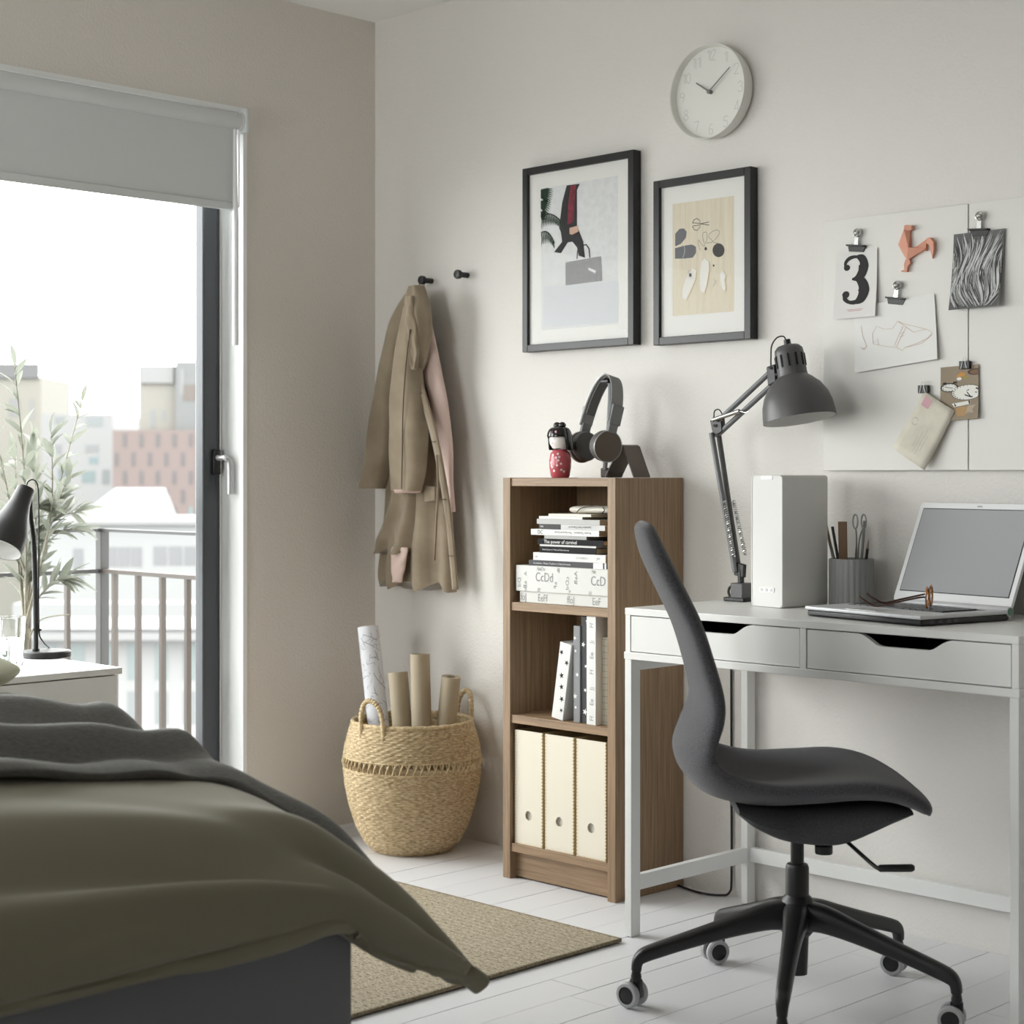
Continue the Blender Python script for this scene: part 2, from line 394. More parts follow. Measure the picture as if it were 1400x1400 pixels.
# olive tree in a pot on the balcony
ol = thing('potted_olive_tree', 'pale olive tree in a pot on the balcony', 'plant', (-.45, -.95, -.03))
obj('pot', MB().lathe([(.10, 0), (.14, .26), (.145, .28), (.135, .28), (.13, .25), (.0, .25)], 28, Matrix.Translation((-.45, -.95, -.03))), M('pot_grey', (150, 148, 145), .8), ol)
m_bark = M('olive_bark', (140, 134, 120), .8); m_leaf = M('olive_leaf', (132, 135, 126), .55)
nt = m_leaf.node_tree; pb = nt.nodes['Principled BSDF']; tl = nt.nodes.new('ShaderNodeBsdfTranslucent'); tl.inputs[0].default_value = rgb(138, 142, 130)
mx = nt.nodes.new('ShaderNodeMixShader'); mx.inputs[0].default_value = .4
nt.links.new(pb.outputs[0], mx.inputs[1]); nt.links.new(tl.outputs[0], mx.inputs[2]); nt.links.new(mx.outputs[0], nt.nodes['Material Output'].inputs[0])
obj('trunk', MB().tube(spline([(-.45, -.95, .2), (-.44, -.96, .45), (-.46, -.94, .62)], 5), .013, 8), m_bark, ol)
def leafmesh(nm, L, w, bend):
    m = MB(); n = 6
    for i in range(n+1):
        t = i/n; ww_ = w*math.sin(PI*min(1, t*.93+.07))**.8 if i < n else .0004; z = -bend*t*t
        m.v += [Vector((L*t, -ww_, z+ww_*.35)), Vector((L*t, 0, z)), Vector((L*t, ww_, z+ww_*.35))]
    for i in range(n):
        a = 3*i; m.f += [(a, a+1, a+4, a+3), (a+1, a+2, a+5, a+4)]
    me = bpy.data.meshes.new(nm); me.from_pydata([tuple(p) for p in m.v], [], m.f); me.materials.append(m_leaf)
    me.polygons.foreach_set('use_smooth', [True]*len(me.polygons)); return me
LM = [leafmesh('leaf', .074, .0105, .008), leafmesh('leaf', .060, .0095, .012), leafmesh('leaf', .088, .0115, .016)]
oi = WM[ol.name].inverted()
rl = random.Random(3); nleaf = 0
tips = [(112, 552), (60, 560), (20, 500), (-10, 560), (90, 640), (100, 690), (75, 730), (85, 800), (20, 620), (45, 600), (0, 680), (60, 770), (10, 780), (30, 840), (-20, 620), (68, 845), (104, 612)]
tips = [(112, 548), (70, 590), (20, 500), (-15, 560), (95, 650), (108, 700), (112, 722), (95, 790), (20, 620), (45, 600), (60, 690), (62, 770), (20, 740), (95, 840), (30, 850)]
for tu, tv in tips:
    tip = on_x(tu, tv, -.45+rl.uniform(-.16, .16)); root = Vector((-.46, -.94, .55+rl.uniform(0, .12)))
    if tip.z < 1.0: root.z = tip.z-.10
    mid = root.lerp(tip, .5)+Vector((rl.uniform(-.03, .03), rl.uniform(-.03, .03), .03))
    path = spline([root, mid, tip], 8)
    obj('branch', MB().tube(path, [.004-.003*i/16 for i in range(17)], 6), m_bark, ol)
    for i in range(4, 17):
        if nleaf > 290: break
        p = path[i]; t = (path[min(i+1, 16)]-path[i-1]).normalized()
        for sgn in ((-1, 1) if i < 16 else (0,)):
            sd = t.cross(Vector((rl.uniform(-1, 1), rl.uniform(-1, 1), rl.uniform(-.3, 1)))).normalized()*sgn
            d = (t*rl.uniform(.6, 1.1)+sd*rl.uniform(.5, .9)).normalized()
            z = Vector((rl.uniform(-.6, .6), rl.uniform(-.6, .6), 1)); yv = z.cross(d).normalized(); zv = d.cross(yv)
            R = Matrix((d, yv, zv)).transposed().to_4x4()
            lo = bpy.data.objects.new('leaf', LM[nleaf % 3]); COL.objects.link(lo); lo.parent = ol
            lo.matrix_local = oi @ Matrix.Translation(p) @ R @ Matrix.Scale(rl.uniform(.75, 1.1), 4); nleaf += 1

# ================================================================== BEDSIDE TABLE
NX, NY, NZ = .42, -1.168, .594
ns = thing('bedside_table', 'white bedside drawer unit in front of the window', 'bedside table', (.23, -1.43, 0))
obj('top', MB().box(.04, NX, -1.70, NY, NZ-.016, NZ), m_white, ns, bevel=.002)
obj('body', MB().box(.045, NX-.022, -1.695, NY-.004, .0, NZ-.016), m_white, ns, bevel=.001)
obj('drawer_front', MB().box(NX-.021, NX-.003, -1.69, NY-.014, .34, NZ-.019), m_white, ns, bevel=.001)
obj('drawer_front', MB().box(NX-.021, NX-.003, -1.69, NY-.014, .06, .336), m_white, ns, bevel=.001)

m_lampblk = M('lamp_black', (34, 33, 33), .45, bump=(400, .05, .0003))
lb = on_z(64, 898, NZ)
lp = thing('bedside_lamp', 'small black bedside lamp with bell shaped shade', 'lamp', lb)
obj('base', MB().lathe([(.060, 0), (.062, .002), (.062, .014), (.059, .017), (.0, .018)], 36, Matrix.Translation(lb)), m_lampblk, lp)
lx = lb.x
def L(u, v): return on_x(u, v, lx)
obj('pole', MB().tube(spline([L(49, 893), L(49, 860), L(48, 800), L(46, 740), L(42, 705), L(41, 680)], 6), .0065, 12), m_lampblk, lp)
obj('collar', MB().tube([L(49, 896), L(49, 887)], .0095, 12), m_black, lp)
obj('pole_clip', MB().tube([L(45, 861), L(56, 861)], .003, 8), m_black, lp)
s0, s1 = L(36, 667), L(4, 748)+Vector((.045, -.030, -.004)); ax = (s1-s0); Ls = ax.length
T = Matrix.Translation(s0) @ ax.to_track_quat('Z', 'Y').to_matrix().to_4x4()
sp = [(.002, -.002), (.016, 0), (.0225, .004), (.0235, .02), (.027, .05), (.036, .085), (.046, .115), (.0515, .14), (.053, Ls), (.0515, Ls), (.044, .115), (.034, .085), (.025, .05), (.02, .02), (.002, .01)]
obj('shade', MB().lathe(sp, 40, T, caps=False), m_lampblk, lp)
obj('shade_lining', MB().lathe([(.0512, Ls-.0005), (.0437, .1145), (.0337, .0845), (.0247, .0495), (.002, .012)], 40, T, caps=False), M('lining_white', (226, 226, 224), .6), lp)
obj('cord', MB().tube(spline([L(36, 668), L(38, 659), L(46, 656), L(52, 668), L(53, 720), L(53, 850), L(58, 876), on_z(76, 889, NZ+.004), on_z(92, 886, NZ+.003)], 6), .0019, 8), m_black, lp)

gp = on_z(15, 908, NZ)
gl = thing('water_glass', 'clear tumbler half full of water on the bedside table', 'glass', gp)
obj('tumbler', MB().lathe([(.0, 0), (.028, 0), (.030, .003), (.0365, .118), (.035, .118), (.029, .012), (0, .010)], 36, Matrix.Translation(gp)), m_tumbler, gl)
obj('water', MB().lathe([(.0, .0105), (.0285, .0125), (.0325, .068), (0, .068)], 36, Matrix.Translation(gp)), m_water, gl)

# ================================================================== BED
BXF, BYS = 2.07, -1.80
m_bed = M('bed_dark_grey', (104, 105, 108), .6)
bd = thing('bed', 'dark grey upholstered bed with low foot board', 'bed', (1.05, -2.6, 0))
obj('foot_board', MB().box(BXF-.03, BXF, -3.5, BYS, .02, .38), m_bed, bd, bevel=.004)
obj('side_rail', MB().box(.06, BXF-.03, BYS-.03, BYS, .06, .38), m_bed, bd, bevel=.004)
obj('side_rail', MB().box(.06, BXF-.03, -3.5, -3.47, .06, .38), m_bed, bd, bevel=.004)
obj('headboard', MB().box(.045, .085, -3.5, BYS, .02, .9), m_bed, bd, bevel=.004)
obj('slat_base', MB().box(.09, BXF-.03, -3.47, BYS-.03, .20, .25), m_bed, bd)
tag(obj('mattress', MB().box(.10, BXF-.035, -3.46, BYS-.035, .25, .50), M('mattress_white', (225, 225, 222), .8), bevel=.03, seg=4), 'white mattress lying in the dark grey bed', 'mattress')

CY = [-3.55, -3.1, -2.7, -2.4, -2.15, -1.97, -1.86, -1.78, -1.70, -1.635, -1.575]
CZ = [.60, .63, .645, .635, .612, .588, .568, .535, .465, .365, .27]
CX = [.75, 1.1, 1.45, 1.72, 1.88, 2.0, 2.075, 2.11, 2.115, 2.10]
DZ = [-.01, 0, .0, -.008, -.030, -.072, -.128, -.178, -.222, -.258]
DF = [1, 1, 1, .98, .88, .77, .69, .74, .60, .30, .08]
def cr(vals, t):
    n = len(vals)-1; f = max(0, min(n-1e-6, t*n)); i = int(f); t = f-i
    p0, p1, p2, p3 = vals[max(i-1, 0)], vals[i], vals[i+1], vals[min(i+2, n)]
    return .5*((2*p1)+(p2-p0)*t+(2*p0-5*p1+4*p2-p3)*t*t+(3*p1-p0-3*p2+p3)*t**3)
def sm(a, b, x):
    t = max(0, min(1, (x-a)/(b-a))); return t*t*(3-2*t)
def duv(s, t):
    """s along the bed (0 head .. 1 foot hem), t across (0 far .. 1 side hem)"""
    x = cr(CX, s); y = cr(CY, t); z = cr(CZ, t)+cr(DZ, s)*cr(DF, t)
    side = sm(.6, 1, t); foot = sm(.62, 1, s)
    # soft creases
    z += .006*math.sin(9*s+5*t)*math.sin(13*t+1)*(1-foot*.5)
    cr1 = .5*math.exp(-((s-.80-.06*math.sin(11*t))/.035)**2)
    z -= .010*cr1*(.5+.5*math.sin(17*t+2))
    for (s0_, t0_, k_, w_, a_) in ((.66, .42, .5, .040, .009), (.70, .50, .7, .034, .010), (.62, .30, .3, .040, .008), (.58, .54, .8, .032, .009)):
        dd = (s-s0_)-k_*(t-t0_); z -= a_*math.exp(-(dd/w_)**2)*math.exp(-((t-t0_)/.12)**2)
        z += .7*a_*math.exp(-((dd-.07)/w_)**2)*math.exp(-((t-t0_)/.12)**2)
    # fold near the foot hem
    f2 = math.exp(-((s-.93-.015*math.sin(9*t))/.022)**2)*(1-side)
    x -= .020*f2; z -= .004*f2
    x += .010*math.exp(-((s-.985)/.02)**2)*(1-side)*math.sin(15*t)
    # diagonal pleats running from the corner
    q = (s-.7)*2.2-(t-.55)
    pl = math.sin(q*13)*sm(.30, .62, t)*sm(.40, .75, s)
    x += .007*pl; z += .007*pl
    z += .012*math.exp(-((s-.52-.25*(t-.4))/.05)**2)*sm(.2, .4, t)*(1-side)-.010*math.exp(-((s-.62-.3*(t-.45))/.05)**2)*sm(.15, .35, t)*(1-side)
    # the flap: side hem swings outward near the foot
    y -= .03*side*(1-sm(.2, .6, s))
    x += .015*side*sm(.8, 1, s)
    return Vector((x, y, z))
m_duv = M('olive_cotton', (120, 114, 94), .85, bump=(700, .12, .0006), sheen=.2)
dv = obj('duvet', MB().grid(150, 150, duv), m_duv, solid=.022, base=(1.6, -2.4, .3))
tag(dv, 'olive green duvet draped over the foot of the bed', 'duvet')
# throw blanket
def thr(a, b):
    """a across the width (0 foot edge .. 1 head edge), b along (0 far .. 1 hanging end)"""
    t = .20+b*.655
    hang = sm(.56, .68, b)
    foot_s = .385+.012*math.sin(9*b)+.115*sm(.60, 1, b)
    head_s = .13+.03*math.sin(5*b)+.20*sm(.62, 1, b)
    s = foot_s+(head_s-foot_s)*a
    p = duv(s, t); e = .004
    n = (duv(s+e, t)-duv(s-e, t)).cross(duv(s, t+e)-duv(s, t-e)).normalized()
    if n.z < 0: n = -n
    w1_ = .20+.03*math.sin(7*b); w2_ = .46+.05*math.sin(5*b+1)
    h = .018+.014*math.sin(PI*min(1, a*5))
    k2 = 1-sm(.60, .72, b); k3 = 1-sm(.52, .70, b)
    h += (.030*sm(w1_-.04, w1_+.10, a)+.020*math.exp(-((a-w1_-.09)/.07)**2))*k2
    h += (.030*sm(w2_-.04, w2_+.12, a)+.022*math.exp(-((a-w2_-.10)/.08)**2))*k3
    h += .005*math.sin(16*a+7*b)+.004*math.sin(31*b+5*a)
    return p+n*h
m_thr = M('charcoal_knit', (110, 109, 105), .95, bump=(420, .7, .002), vary=(300, 14), sheen=.3, stretch=(1, .25, 1))
nt = m_thr.node_tree
tb = obj('throw_blanket', MB().grid(90, 70, thr), m_thr, solid=.014, base=(1.4, -2.3, .55))
tag(tb, 'folded charcoal throw blanket lying across the olive duvet', 'blanket')
# pillow
def superq(cx, cy_, cz, a, b, c, rz=0, nu=40, nv=24):
    m = MB(); R = Matrix.Rotation(rz, 3, 'Z')
    def pf(v, e): return math.copysign(abs(v)**e, v)
    def f(i, j):
        th = 2*PI*i; ph = PI*(j-.5)
        cz_ = pf(math.cos(ph), .8)
        px_, py_ = a*cz_*pf(math.cos(th), .45), b*cz_*pf(math.sin(th), .45)
        edge = 1-.75*max(abs(px_/a), abs(py_/b))**3
        return Vector((cx, cy_, cz)) + R @ Vector((px_, py_, c*pf(math.sin(ph), .9)*max(.12, edge)))
    return m.grid(nu, nv, f)
tag(obj('pillow', superq(.99, -2.16, .700, .25, .32, .082, .1), M('pale_green_cotton', (208, 210, 186), .85), smooth=60), 'pale cream green pillow at the head of the bed', 'pillow')

# ================================================================== RUG
m_rug = M('jute_flatweave', (196, 185, 165), .95, bump=(260, .9, .003), vary=(330, 40, (140, 126, 102)), stretch=(.4, 1.6, 1))
rg = thing('rug', 'beige flat woven rug on the white floor', 'rug', (.87, -1.55, 0))
RX0, RX1, RY0, RY1 = .46, 1.487, -2.45, -.531
def rugtop(i, j):
    x = RX0+(RX1-RX0)*i; y = RY0+(RY1-RY0)*j
    return (x, y, .0102+.0011*math.sin(j*RYN*PI)*1.0+.0006*math.sin(i*200+math.sin(j*RYN*PI)*2))
RYN = 190
mr = MB().grid(110, 380, rugtop)
obj('woven_pile', mr, m_rug, rg, smooth=60, solid='open')
obj('edge_binding', MB().box(RX1-.002, RX1+.003, RY0, RY1, .003, .0105).box(RX0, RX1+.003, RY1-.002, RY1+.003, .003, .0105).box(RX0-.003, RX0+.002, RY0, RY1, .003, .0105).box(RX0, RX1, RY0-.003, RY0+.002, .003, .0105), M('jute_edge', (160, 147, 122), .95, bump=(300, .9, .003), vary=(220, 40, (112, 100, 80))), rg)
obj('backing', MB().box(RX0+.004, RX1-.004, RY0+.004, RY1-.004, 0.0004, .009), M('rubber_back', (30, 28, 26), .9), rg, smooth=0)

# ================================================================== COAT HOOKS AND COAT
for i, (u, v, lab) in enumerate(((577, 383, 'round black wall hook holding up the tan coat'), (626, 375, 'bare round black wall hook to one side of the tan coat'))):
    p = on_y(u, v, -.04)
    T = Matrix.Translation((p.x, -.0005, p.z)) @ Matrix.Rotation(PI/2, 4, 'X')
    h = thing('wall_hook', lab, 'hook', (p.x, 0, p.z), group='black wall hooks')
    obj('stem', MB().lathe([(.008, 0), (.008, .034)], 20, T), m_black, h)
    obj('knob', MB().lathe([(.008, .030), (.013, .033), (.0135, .043), (.012, .046), (0, .047)], 24, T), m_black, h)

m_coat = M('tan_suede', (148, 133, 112), .8, bump=(300, .15, .001), vary=(14, 16), sheen=.4)
m_lining = M('pink_lining', (214, 190, 181), .8)
hk = on_y(577, 383, -.03)
ct = thing('coat', 'tan suede coat with pink lining hanging from the wall hook', 'coat', (hk.x, -.06, hk.z-.85))
def sheath(rows, y0, folds=0, amp=.008, n=48, ph=0, seg_mult=6, hem=0, seed=1):
    """closed cloth form: rows = (uL, uR, v, depth) at y0; folds run down its length and deepen towards the hem"""
    rs = []; rr = random.Random(seed); p1_, p2_ = rr.uniform(0, 6), rr.uniform(0, 6)
    R_ = spline([Vector((a, b, c)) for a, b, c, d in rows], seg_mult); D_ = [p.x for p in spline([Vector((d, 0, 0)) for *_, d in rows], seg_mult)]
    k = len(R_)
    for i, (r, dep) in enumerate(zip(R_, D_)):
        f = i/(k-1)
        pl, pr = on_y(r.x, r.z, y0), on_y(r.y, r.z, y0); c = (pl.x+pr.x)/2; hw = abs(pr.x-pl.x)/2; z = (pl.z+pr.z)/2
        ring = []
        for j in range(n):
            th = 2*PI*j/n; cx, sy = math.cos(th), math.sin(th)
            xx = c+hw*math.copysign(abs(cx)**.85, cx)
            d = dep*(sy if sy < 0 else sy*.5)
            wv_ = math.sin(folds*PI*cx+ph+1.2*f)*(.25+.75*f)*amp if folds else 0
            cre = .004*math.sin(11*f+2*cx+p1_)*math.sin(4*f+p2_)+.0012*math.sin(23*f-4*cx+p2_)
            d += (wv_+cre)*abs(sy)**.6
            ring.append((xx, min(y0+d, -.003), z+hem*f**6*math.sin(folds*PI*cx+ph+1.2)))
        rs.append(ring)
    return MB().rings(rs)
obj('back_panel', sheath([(563, 580, 396, .015), (548, 590, 440, .03), (535, 604, 520, .035), (534, 613, 600, .04), (532, 618, 680, .045), (527, 621, 740, .05), (522, 623, 785, .05), (523, 625, 800, .048)], -.055, 3, .020, ph=.9, hem=.014, seed=4), m_coat, ct, smooth=60)
obj('skirt_front', sheath([(543, 572, 640, .02), (534, 576, 690, .03), (521, 572, 735, .036), (516, 567, 754, .036)], -.088, 2, .016, ph=1, hem=.008, seed=6), m_coat, ct, smooth=60)
obj('lining_hem', sheath([(536, 558, 748, .010), (535, 555, 770, .012), (538, 549, 796, .010)], -.112, 0, 0, seed=3), m_lining, ct, smooth=60)
obj('lining', sheath([(584, 590, 440, .012), (576, 601, 495, .02), (588, 611, 545, .02), (598, 617, 600, .02), (610, 620, 660, .015), (617, 622, 700, .01)], -.085, 0, seed=9), m_lining, ct, smooth=60)
obj('sleeve', sheath([(556, 568, 402, .02), (540, 563, 440, .04), (532, 556, 480, .05), (523, 549, 530, .05), (512, 541, 590, .048), (503, 533, 640, .045), (497, 526, 668, .042)], -.085, 1, .006, ph=.3, seed=2), m_coat, ct, smooth=60)
obj('sleeve', sheath([(558, 572, 420, .03), (547, 574, 480, .045), (541, 580, 540, .05), (539, 585, 590, .05), (540, 582, 640, .046), (541, 577, 671, .042)], -.13, 1, .008, ph=1.2, seed=5), m_coat, ct, smooth=60)
obj('sleeve_seam', MB().tube(spline([on_y(u, v, y_) for u, v, y_ in ((561, 450, -.172), (555, 500, -.180), (551, 560, -.184), (550, 620, -.181), (549, 669, -.174))], 5), .0016, 6), M('thread_dark', (70, 58, 44), .8), ct)
obj('cuff_lining', sheath([(543, 575, 669, .036), (544, 574, 674, .034)], -.13), m_lining, ct)
obj('collar', sheath([(562, 579, 391, .02), (557, 586, 415, .028), (564, 588, 445, .028), (566, 586, 470, .026), (562, 579, 500, .02), (559, 570, 513, .012)], -.128, 2, .012, ph=2, seed=8), m_coat, ct, smooth=60)
obj('lapel', sheath([(556, 566, 405, .012), (558, 570, 440, .014), (562, 572, 480, .013), (563, 570, 505, .010)], -.158, 1, .004, seed=7), m_coat, ct, smooth=60)
pk = [on_y(u, v, y) for u, v, y in ((566, 510, -.135), (578, 545, -.14), (592, 595, -.14), (603, 650, -.135), (611, 700, -.13), (617, 760, -.125), (621, 806, -.12))]
mp_ = MB(); sp_ = spline(pk, 6); n_ = len(sp_)
def plk(i, j):
    p = sp_[min(n_-1, int(round(i*(n_-1))))]; w = .030-.008*i
    return p+Vector((w*(j-.5)*2*.5, .010*abs(j-.5), 0))
obj('button_placket', MB().grid(n_-1, 4, plk), m_coat, ct, solid=.005)
for f_ in (.16, .38, .62, .84):
    p = sp_[int(f_*(n_-1))]; obj('buttonhole', MB().cbox((p.x, p.y-.004, p.z), (.016, .003, .0018)), M('thread_dark', (70, 58, 44), .8), ct)
obj('belt_tie', MB().tube(spline([on_y(597, 622, -.145), on_y(599, 660, -.15), on_y(597, 710, -.15), on_y(594, 766, -.148)], 6), .004, 6, flat=.5), m_coat, ct)
pq = [(on_y(u, v, -.112)) for u, v in ((580, 664), (594, 666), (594, 684), (580, 686))]
obj('pocket_flap', MB().add(pq+[p+Vector((0, .012, 0)) for p in pq], [(0, 1, 2, 3), (7, 6, 5, 4), (0, 4, 5, 1), (1, 5, 6, 2), (2, 6, 7, 3), (3, 7, 4, 0)]), m_coat, ct, bevel=.002)
obj('hanging_loop', MB().tube(spline([on_y(572, 396, -.05), on_y(574, 386, -.04), on_y(577, 380, -.030), on_y(580, 386, -.03), on_y(579, 398, -.045)], 5), .0018, 6), m_coat, ct)

# ================================================================== BASKET WITH PAPER ROLLS
BC = Vector((.405, -.205, 0))
m_straw = M('seagrass', (214, 194, 158), .85, vary=(75, 40, (160, 138, 104)), bump=(220, .5, .0015), stretch=(1, 1, 3.5))
m_straw2 = M('seagrass_light', (214, 194, 158), .85, vary=(110, 30, (172, 150, 114)))
bk = thing('basket', 'round woven seagrass basket with two loop handles', 'basket', BC)
BP = [(.108, .0), (.135, .025), (.158, .07), (.178, .13), (.190, .19), (.1945, .235), (.1945, .27), (.190, .30), (.181, .335), (.171, .366)]
def brad(z): return interp([p[1] for p in BP], [p[0] for p in BP], z)
def weave(z0, z1, rows, cols=76, sub=4):
    m = MB(); rs = []
    n = rows*4
    for i in range(n+1):
        z = z0+(z1-z0)*i/n; row = i/4
        ring = []
        for j in range(cols*sub//2):
            c = j/(sub/2); th = 2*PI*j/(cols*sub//2)
            w = math.sin(PI*row)**2 if True else 0
            over = math.cos(PI*c+PI*int(row))
            r = brad(z)+.0046*w*(.35+.85*over)
            ring.append(BC+Vector((r*math.cos(th), r*math.sin(th), z)))
        rs.append(ring)
    return m.rings(rs, caps=False)
obj('lower_weave', weave(0.0, .238, 34), m_straw, bk, smooth=70)
obj('upper_weave', weave(.272, .366, 14), m_straw, bk, smooth=70)
obj('inner_wall', MB().lathe([(r-.006, z) for r, z in BP[:6]]+[(0.001, .004)][:0], 64, Matrix.Translation(BC), caps=True).lathe([(r-.006, z) for r, z in BP[6:]], 64, Matrix.Translation(BC), caps=False), m_straw, bk)
m = MB()
for i in range(64):
    a = 2*PI*i/64
    for d_ in (-1, 1):
        r = .193
        p0 = BC+Vector((r*math.cos(a-d_*.035), r*math.sin(a-d_*.035), .237)); p1 = BC+Vector(((r+.003*d_+.003)*math.cos(a), (r+.003*d_+.003)*math.sin(a), .255)); p2 = BC+Vector((r*math.cos(a+d_*.035), r*math.sin(a+d_*.035), .273))
        m.tube(spline([p0, p1, p2], 2), .0026, 5)
ob = obj('openwork_band', m, m_straw2, bk); ob['kind'] = 'stuff'
for zz in (.239, .271):
    obj('band_cord', MB().tube([BC+Vector((.1945*math.cos(2*PI*j/80), .1945*math.sin(2*PI*j/80), zz)) for j in range(80)], .003, 6, loop=True), m_straw2, bk)
obj('rim', MB().tube([BC+Vector((.170*math.cos(2*PI*j/90), .170*math.sin(2*PI*j/90), .367+.001*math.sin(j*2.1))) for j in range(90)], .0058, 8, loop=True), m_straw2, bk)
def bhandle(ang, spread):
    e = []
    for tt in range(17):
        t = tt/16; a = ang+spread*math.cos(PI*t); hgt = .325+.115*math.sin(PI*t)**.55 if 0 < tt < 16 else .325
        r = .176+.004*math.sin(PI*t)
        e.append(BC+Vector((r*math.cos(a), r*math.sin(a), hgt)))
    m = MB(); P = spline(e, 4); m.tube(P, [.0068+.0012*math.sin(i*1.9) for i in range(len(P))], 9)
    return obj('handle', m, m_straw2, bk)
aR = math.atan2(RT.y, RT.x)
bhandle(aR+PI+.92, .24); bhandle(aR+.55, .24)

m_kraft = M('kraft_paper', (168, 155, 133), .7); m_plan = M('plan_paper', (226, 227, 232), .75)
def roll(u0, v0, u1, v1, y0, y1, r, mat, label, hollow=.55, lines=False):
    a = on_y(u0, v0, y0); b = on_y(u1, v1, y1)
    ax = b-a; Ln = ax.length; T = Matrix.Translation(a) @ ax.to_track_quat('Z', 'Y').to_matrix().to_4x4()
    t = thing('paper_roll', label, 'paper roll', a, group='paper rolls in the basket')
    n = 60; turns = 1.12; rs = []
    out = [(r*math.cos(2*PI*turns*i/n)*(1+.04*i/n), r*math.sin(2*PI*turns*i/n)*(1+.04*i/n)) for i in range(n+1)]
    inn = [(x*hollow, y*hollow) for x, y in out][::-1]
    rot = Matrix.Rotation(math.radians(150)+aR, 4, 'Z')
    ring = lambda z: [T @ rot @ Vector((x, y, z)) for x, y in out+inn]
    m = MB(); o = 0; A, B = ring(0), ring(Ln); N = len(A); m.v = A+B
    for i in range(N): j = (i+1) % N; m.f.append((i, j, N+j, N+i))
    for i in range(n): m.f.append((i, i+1, N-2-i, N-1-i)); m.f.append((N+i, N+i+1, N+N-2-i, N+N-1-i))
    o = obj('rolled_sheet', m, mat, t, smooth=40)
    if lines:
        rr = random.Random(5); q = MB()
        for _ in range(110):
            th = rr.uniform(0, 2*PI); z = rr.uniform(.12, Ln-.03); pts = []
            kind = rr.random(); L_ = rr.uniform(.02, .07); ddx = rr.uniform(-1, 1); cu = rr.uniform(-2, 2)
            for s in range(9):
                q_ = s/8; pts.append((th+(ddx*q_+.25*math.sin(cu*q_*4))*L_/r, z+L_*q_*(1-abs(ddx)*.5)+.01*math.cos(cu*5*q_)))
            def cyl(a_, b_, h): return T @ Vector(((r*1.052+h)*math.cos(a_), (r*1.052+h)*math.sin(a_), min(b_, Ln)))
            nn = len(pts); oo = len(q.v)
            for a_, b_ in pts: q.v += [cyl(a_-.0005/r, b_-.0005, .0002), cyl(a_+.0005/r, b_+.0005, .0002)]
            for i in range(nn-1): q.f.append((oo+2*i, oo+2*i+1, oo+2*i+3, oo+2*i+2))
        obj('drawn_line', q, M('plan_ink', (126, 126, 134), .8), o, solid='open')['kind'] = 'stuff'
    return t
roll(534, 1148, 503, 857, -.25, -.225, .030, m_plan, 'tall white paper roll printed with fine plan drawings', .9, True)
roll(562, 1148, 544, 919, -.24, -.235, .0275, m_kraft, 'shortest brown paper roll standing upright in the basket', .8)
roll(580, 1148, 574, 894, -.22, -.215, .0275, m_kraft, 'tallest brown paper roll standing upright in the basket', .8)
roll(594, 1148, 617, 925, -.165, -.160, .0265, m_kraft, 'leaning brown paper roll with open hollow end', .5)

# ================================================================== BOOKCASE
BX0, BX1, BYF, BYB, BZ = .838, 1.238, -.267, -.003, 1.06
th_ = .027
wv = wood('oak_veneer_upright', (164, 136, 106), (116, 93, 70), 2, .5, 120)
wh = wood('oak_veneer_flat', (166, 138, 108), (120, 96, 72), 0, .5, 120)
bc = thing('bookcase', 'narrow brown oak veneer bookcase between basket and desk', 'bookcase', ((BX0+BX1)/2, (BYF+BYB)/2, 0))
obj('side_panel', MB().box(BX0, BX0+th_, BYF, BYB, 0, BZ), wv, bc, bevel=.001)
obj('side_panel', MB().box(BX1-th_, BX1, BYF, BYB, 0, BZ), wv, bc, bevel=.001)
IX0, IX1 = BX0+th_, BX1-th_
S1, S2, S0 = .7315, .434, .094
obj('top_panel', MB().box(IX0, IX1, BYF+.004, BYB, BZ-.022, BZ-.001), wh, bc, bevel=.001)
obj('shelf', MB().box(IX0, IX1, BYF+.004, BYB-.006, S1-.022, S1), wh, bc, bevel=.001)
obj('shelf', MB().box(IX0, IX1, BYF+.004, BYB-.006, S2-.022, S2), wh, bc, bevel=.001)
obj('shelf', MB().box(IX0, IX1, BYF+.004, BYB-.006, S0-.022, S0), wh, bc, bevel=.001)
obj('plinth', MB().box(IX0, IX1, BYF+.022, BYF+.038, .004, S0-.022), wh, bc, bevel=.001)
obj('back_panel', MB().box(IX0, IX1, BYB-.006, BYB-.002, S0-.02, BZ-.022), wv, bc)

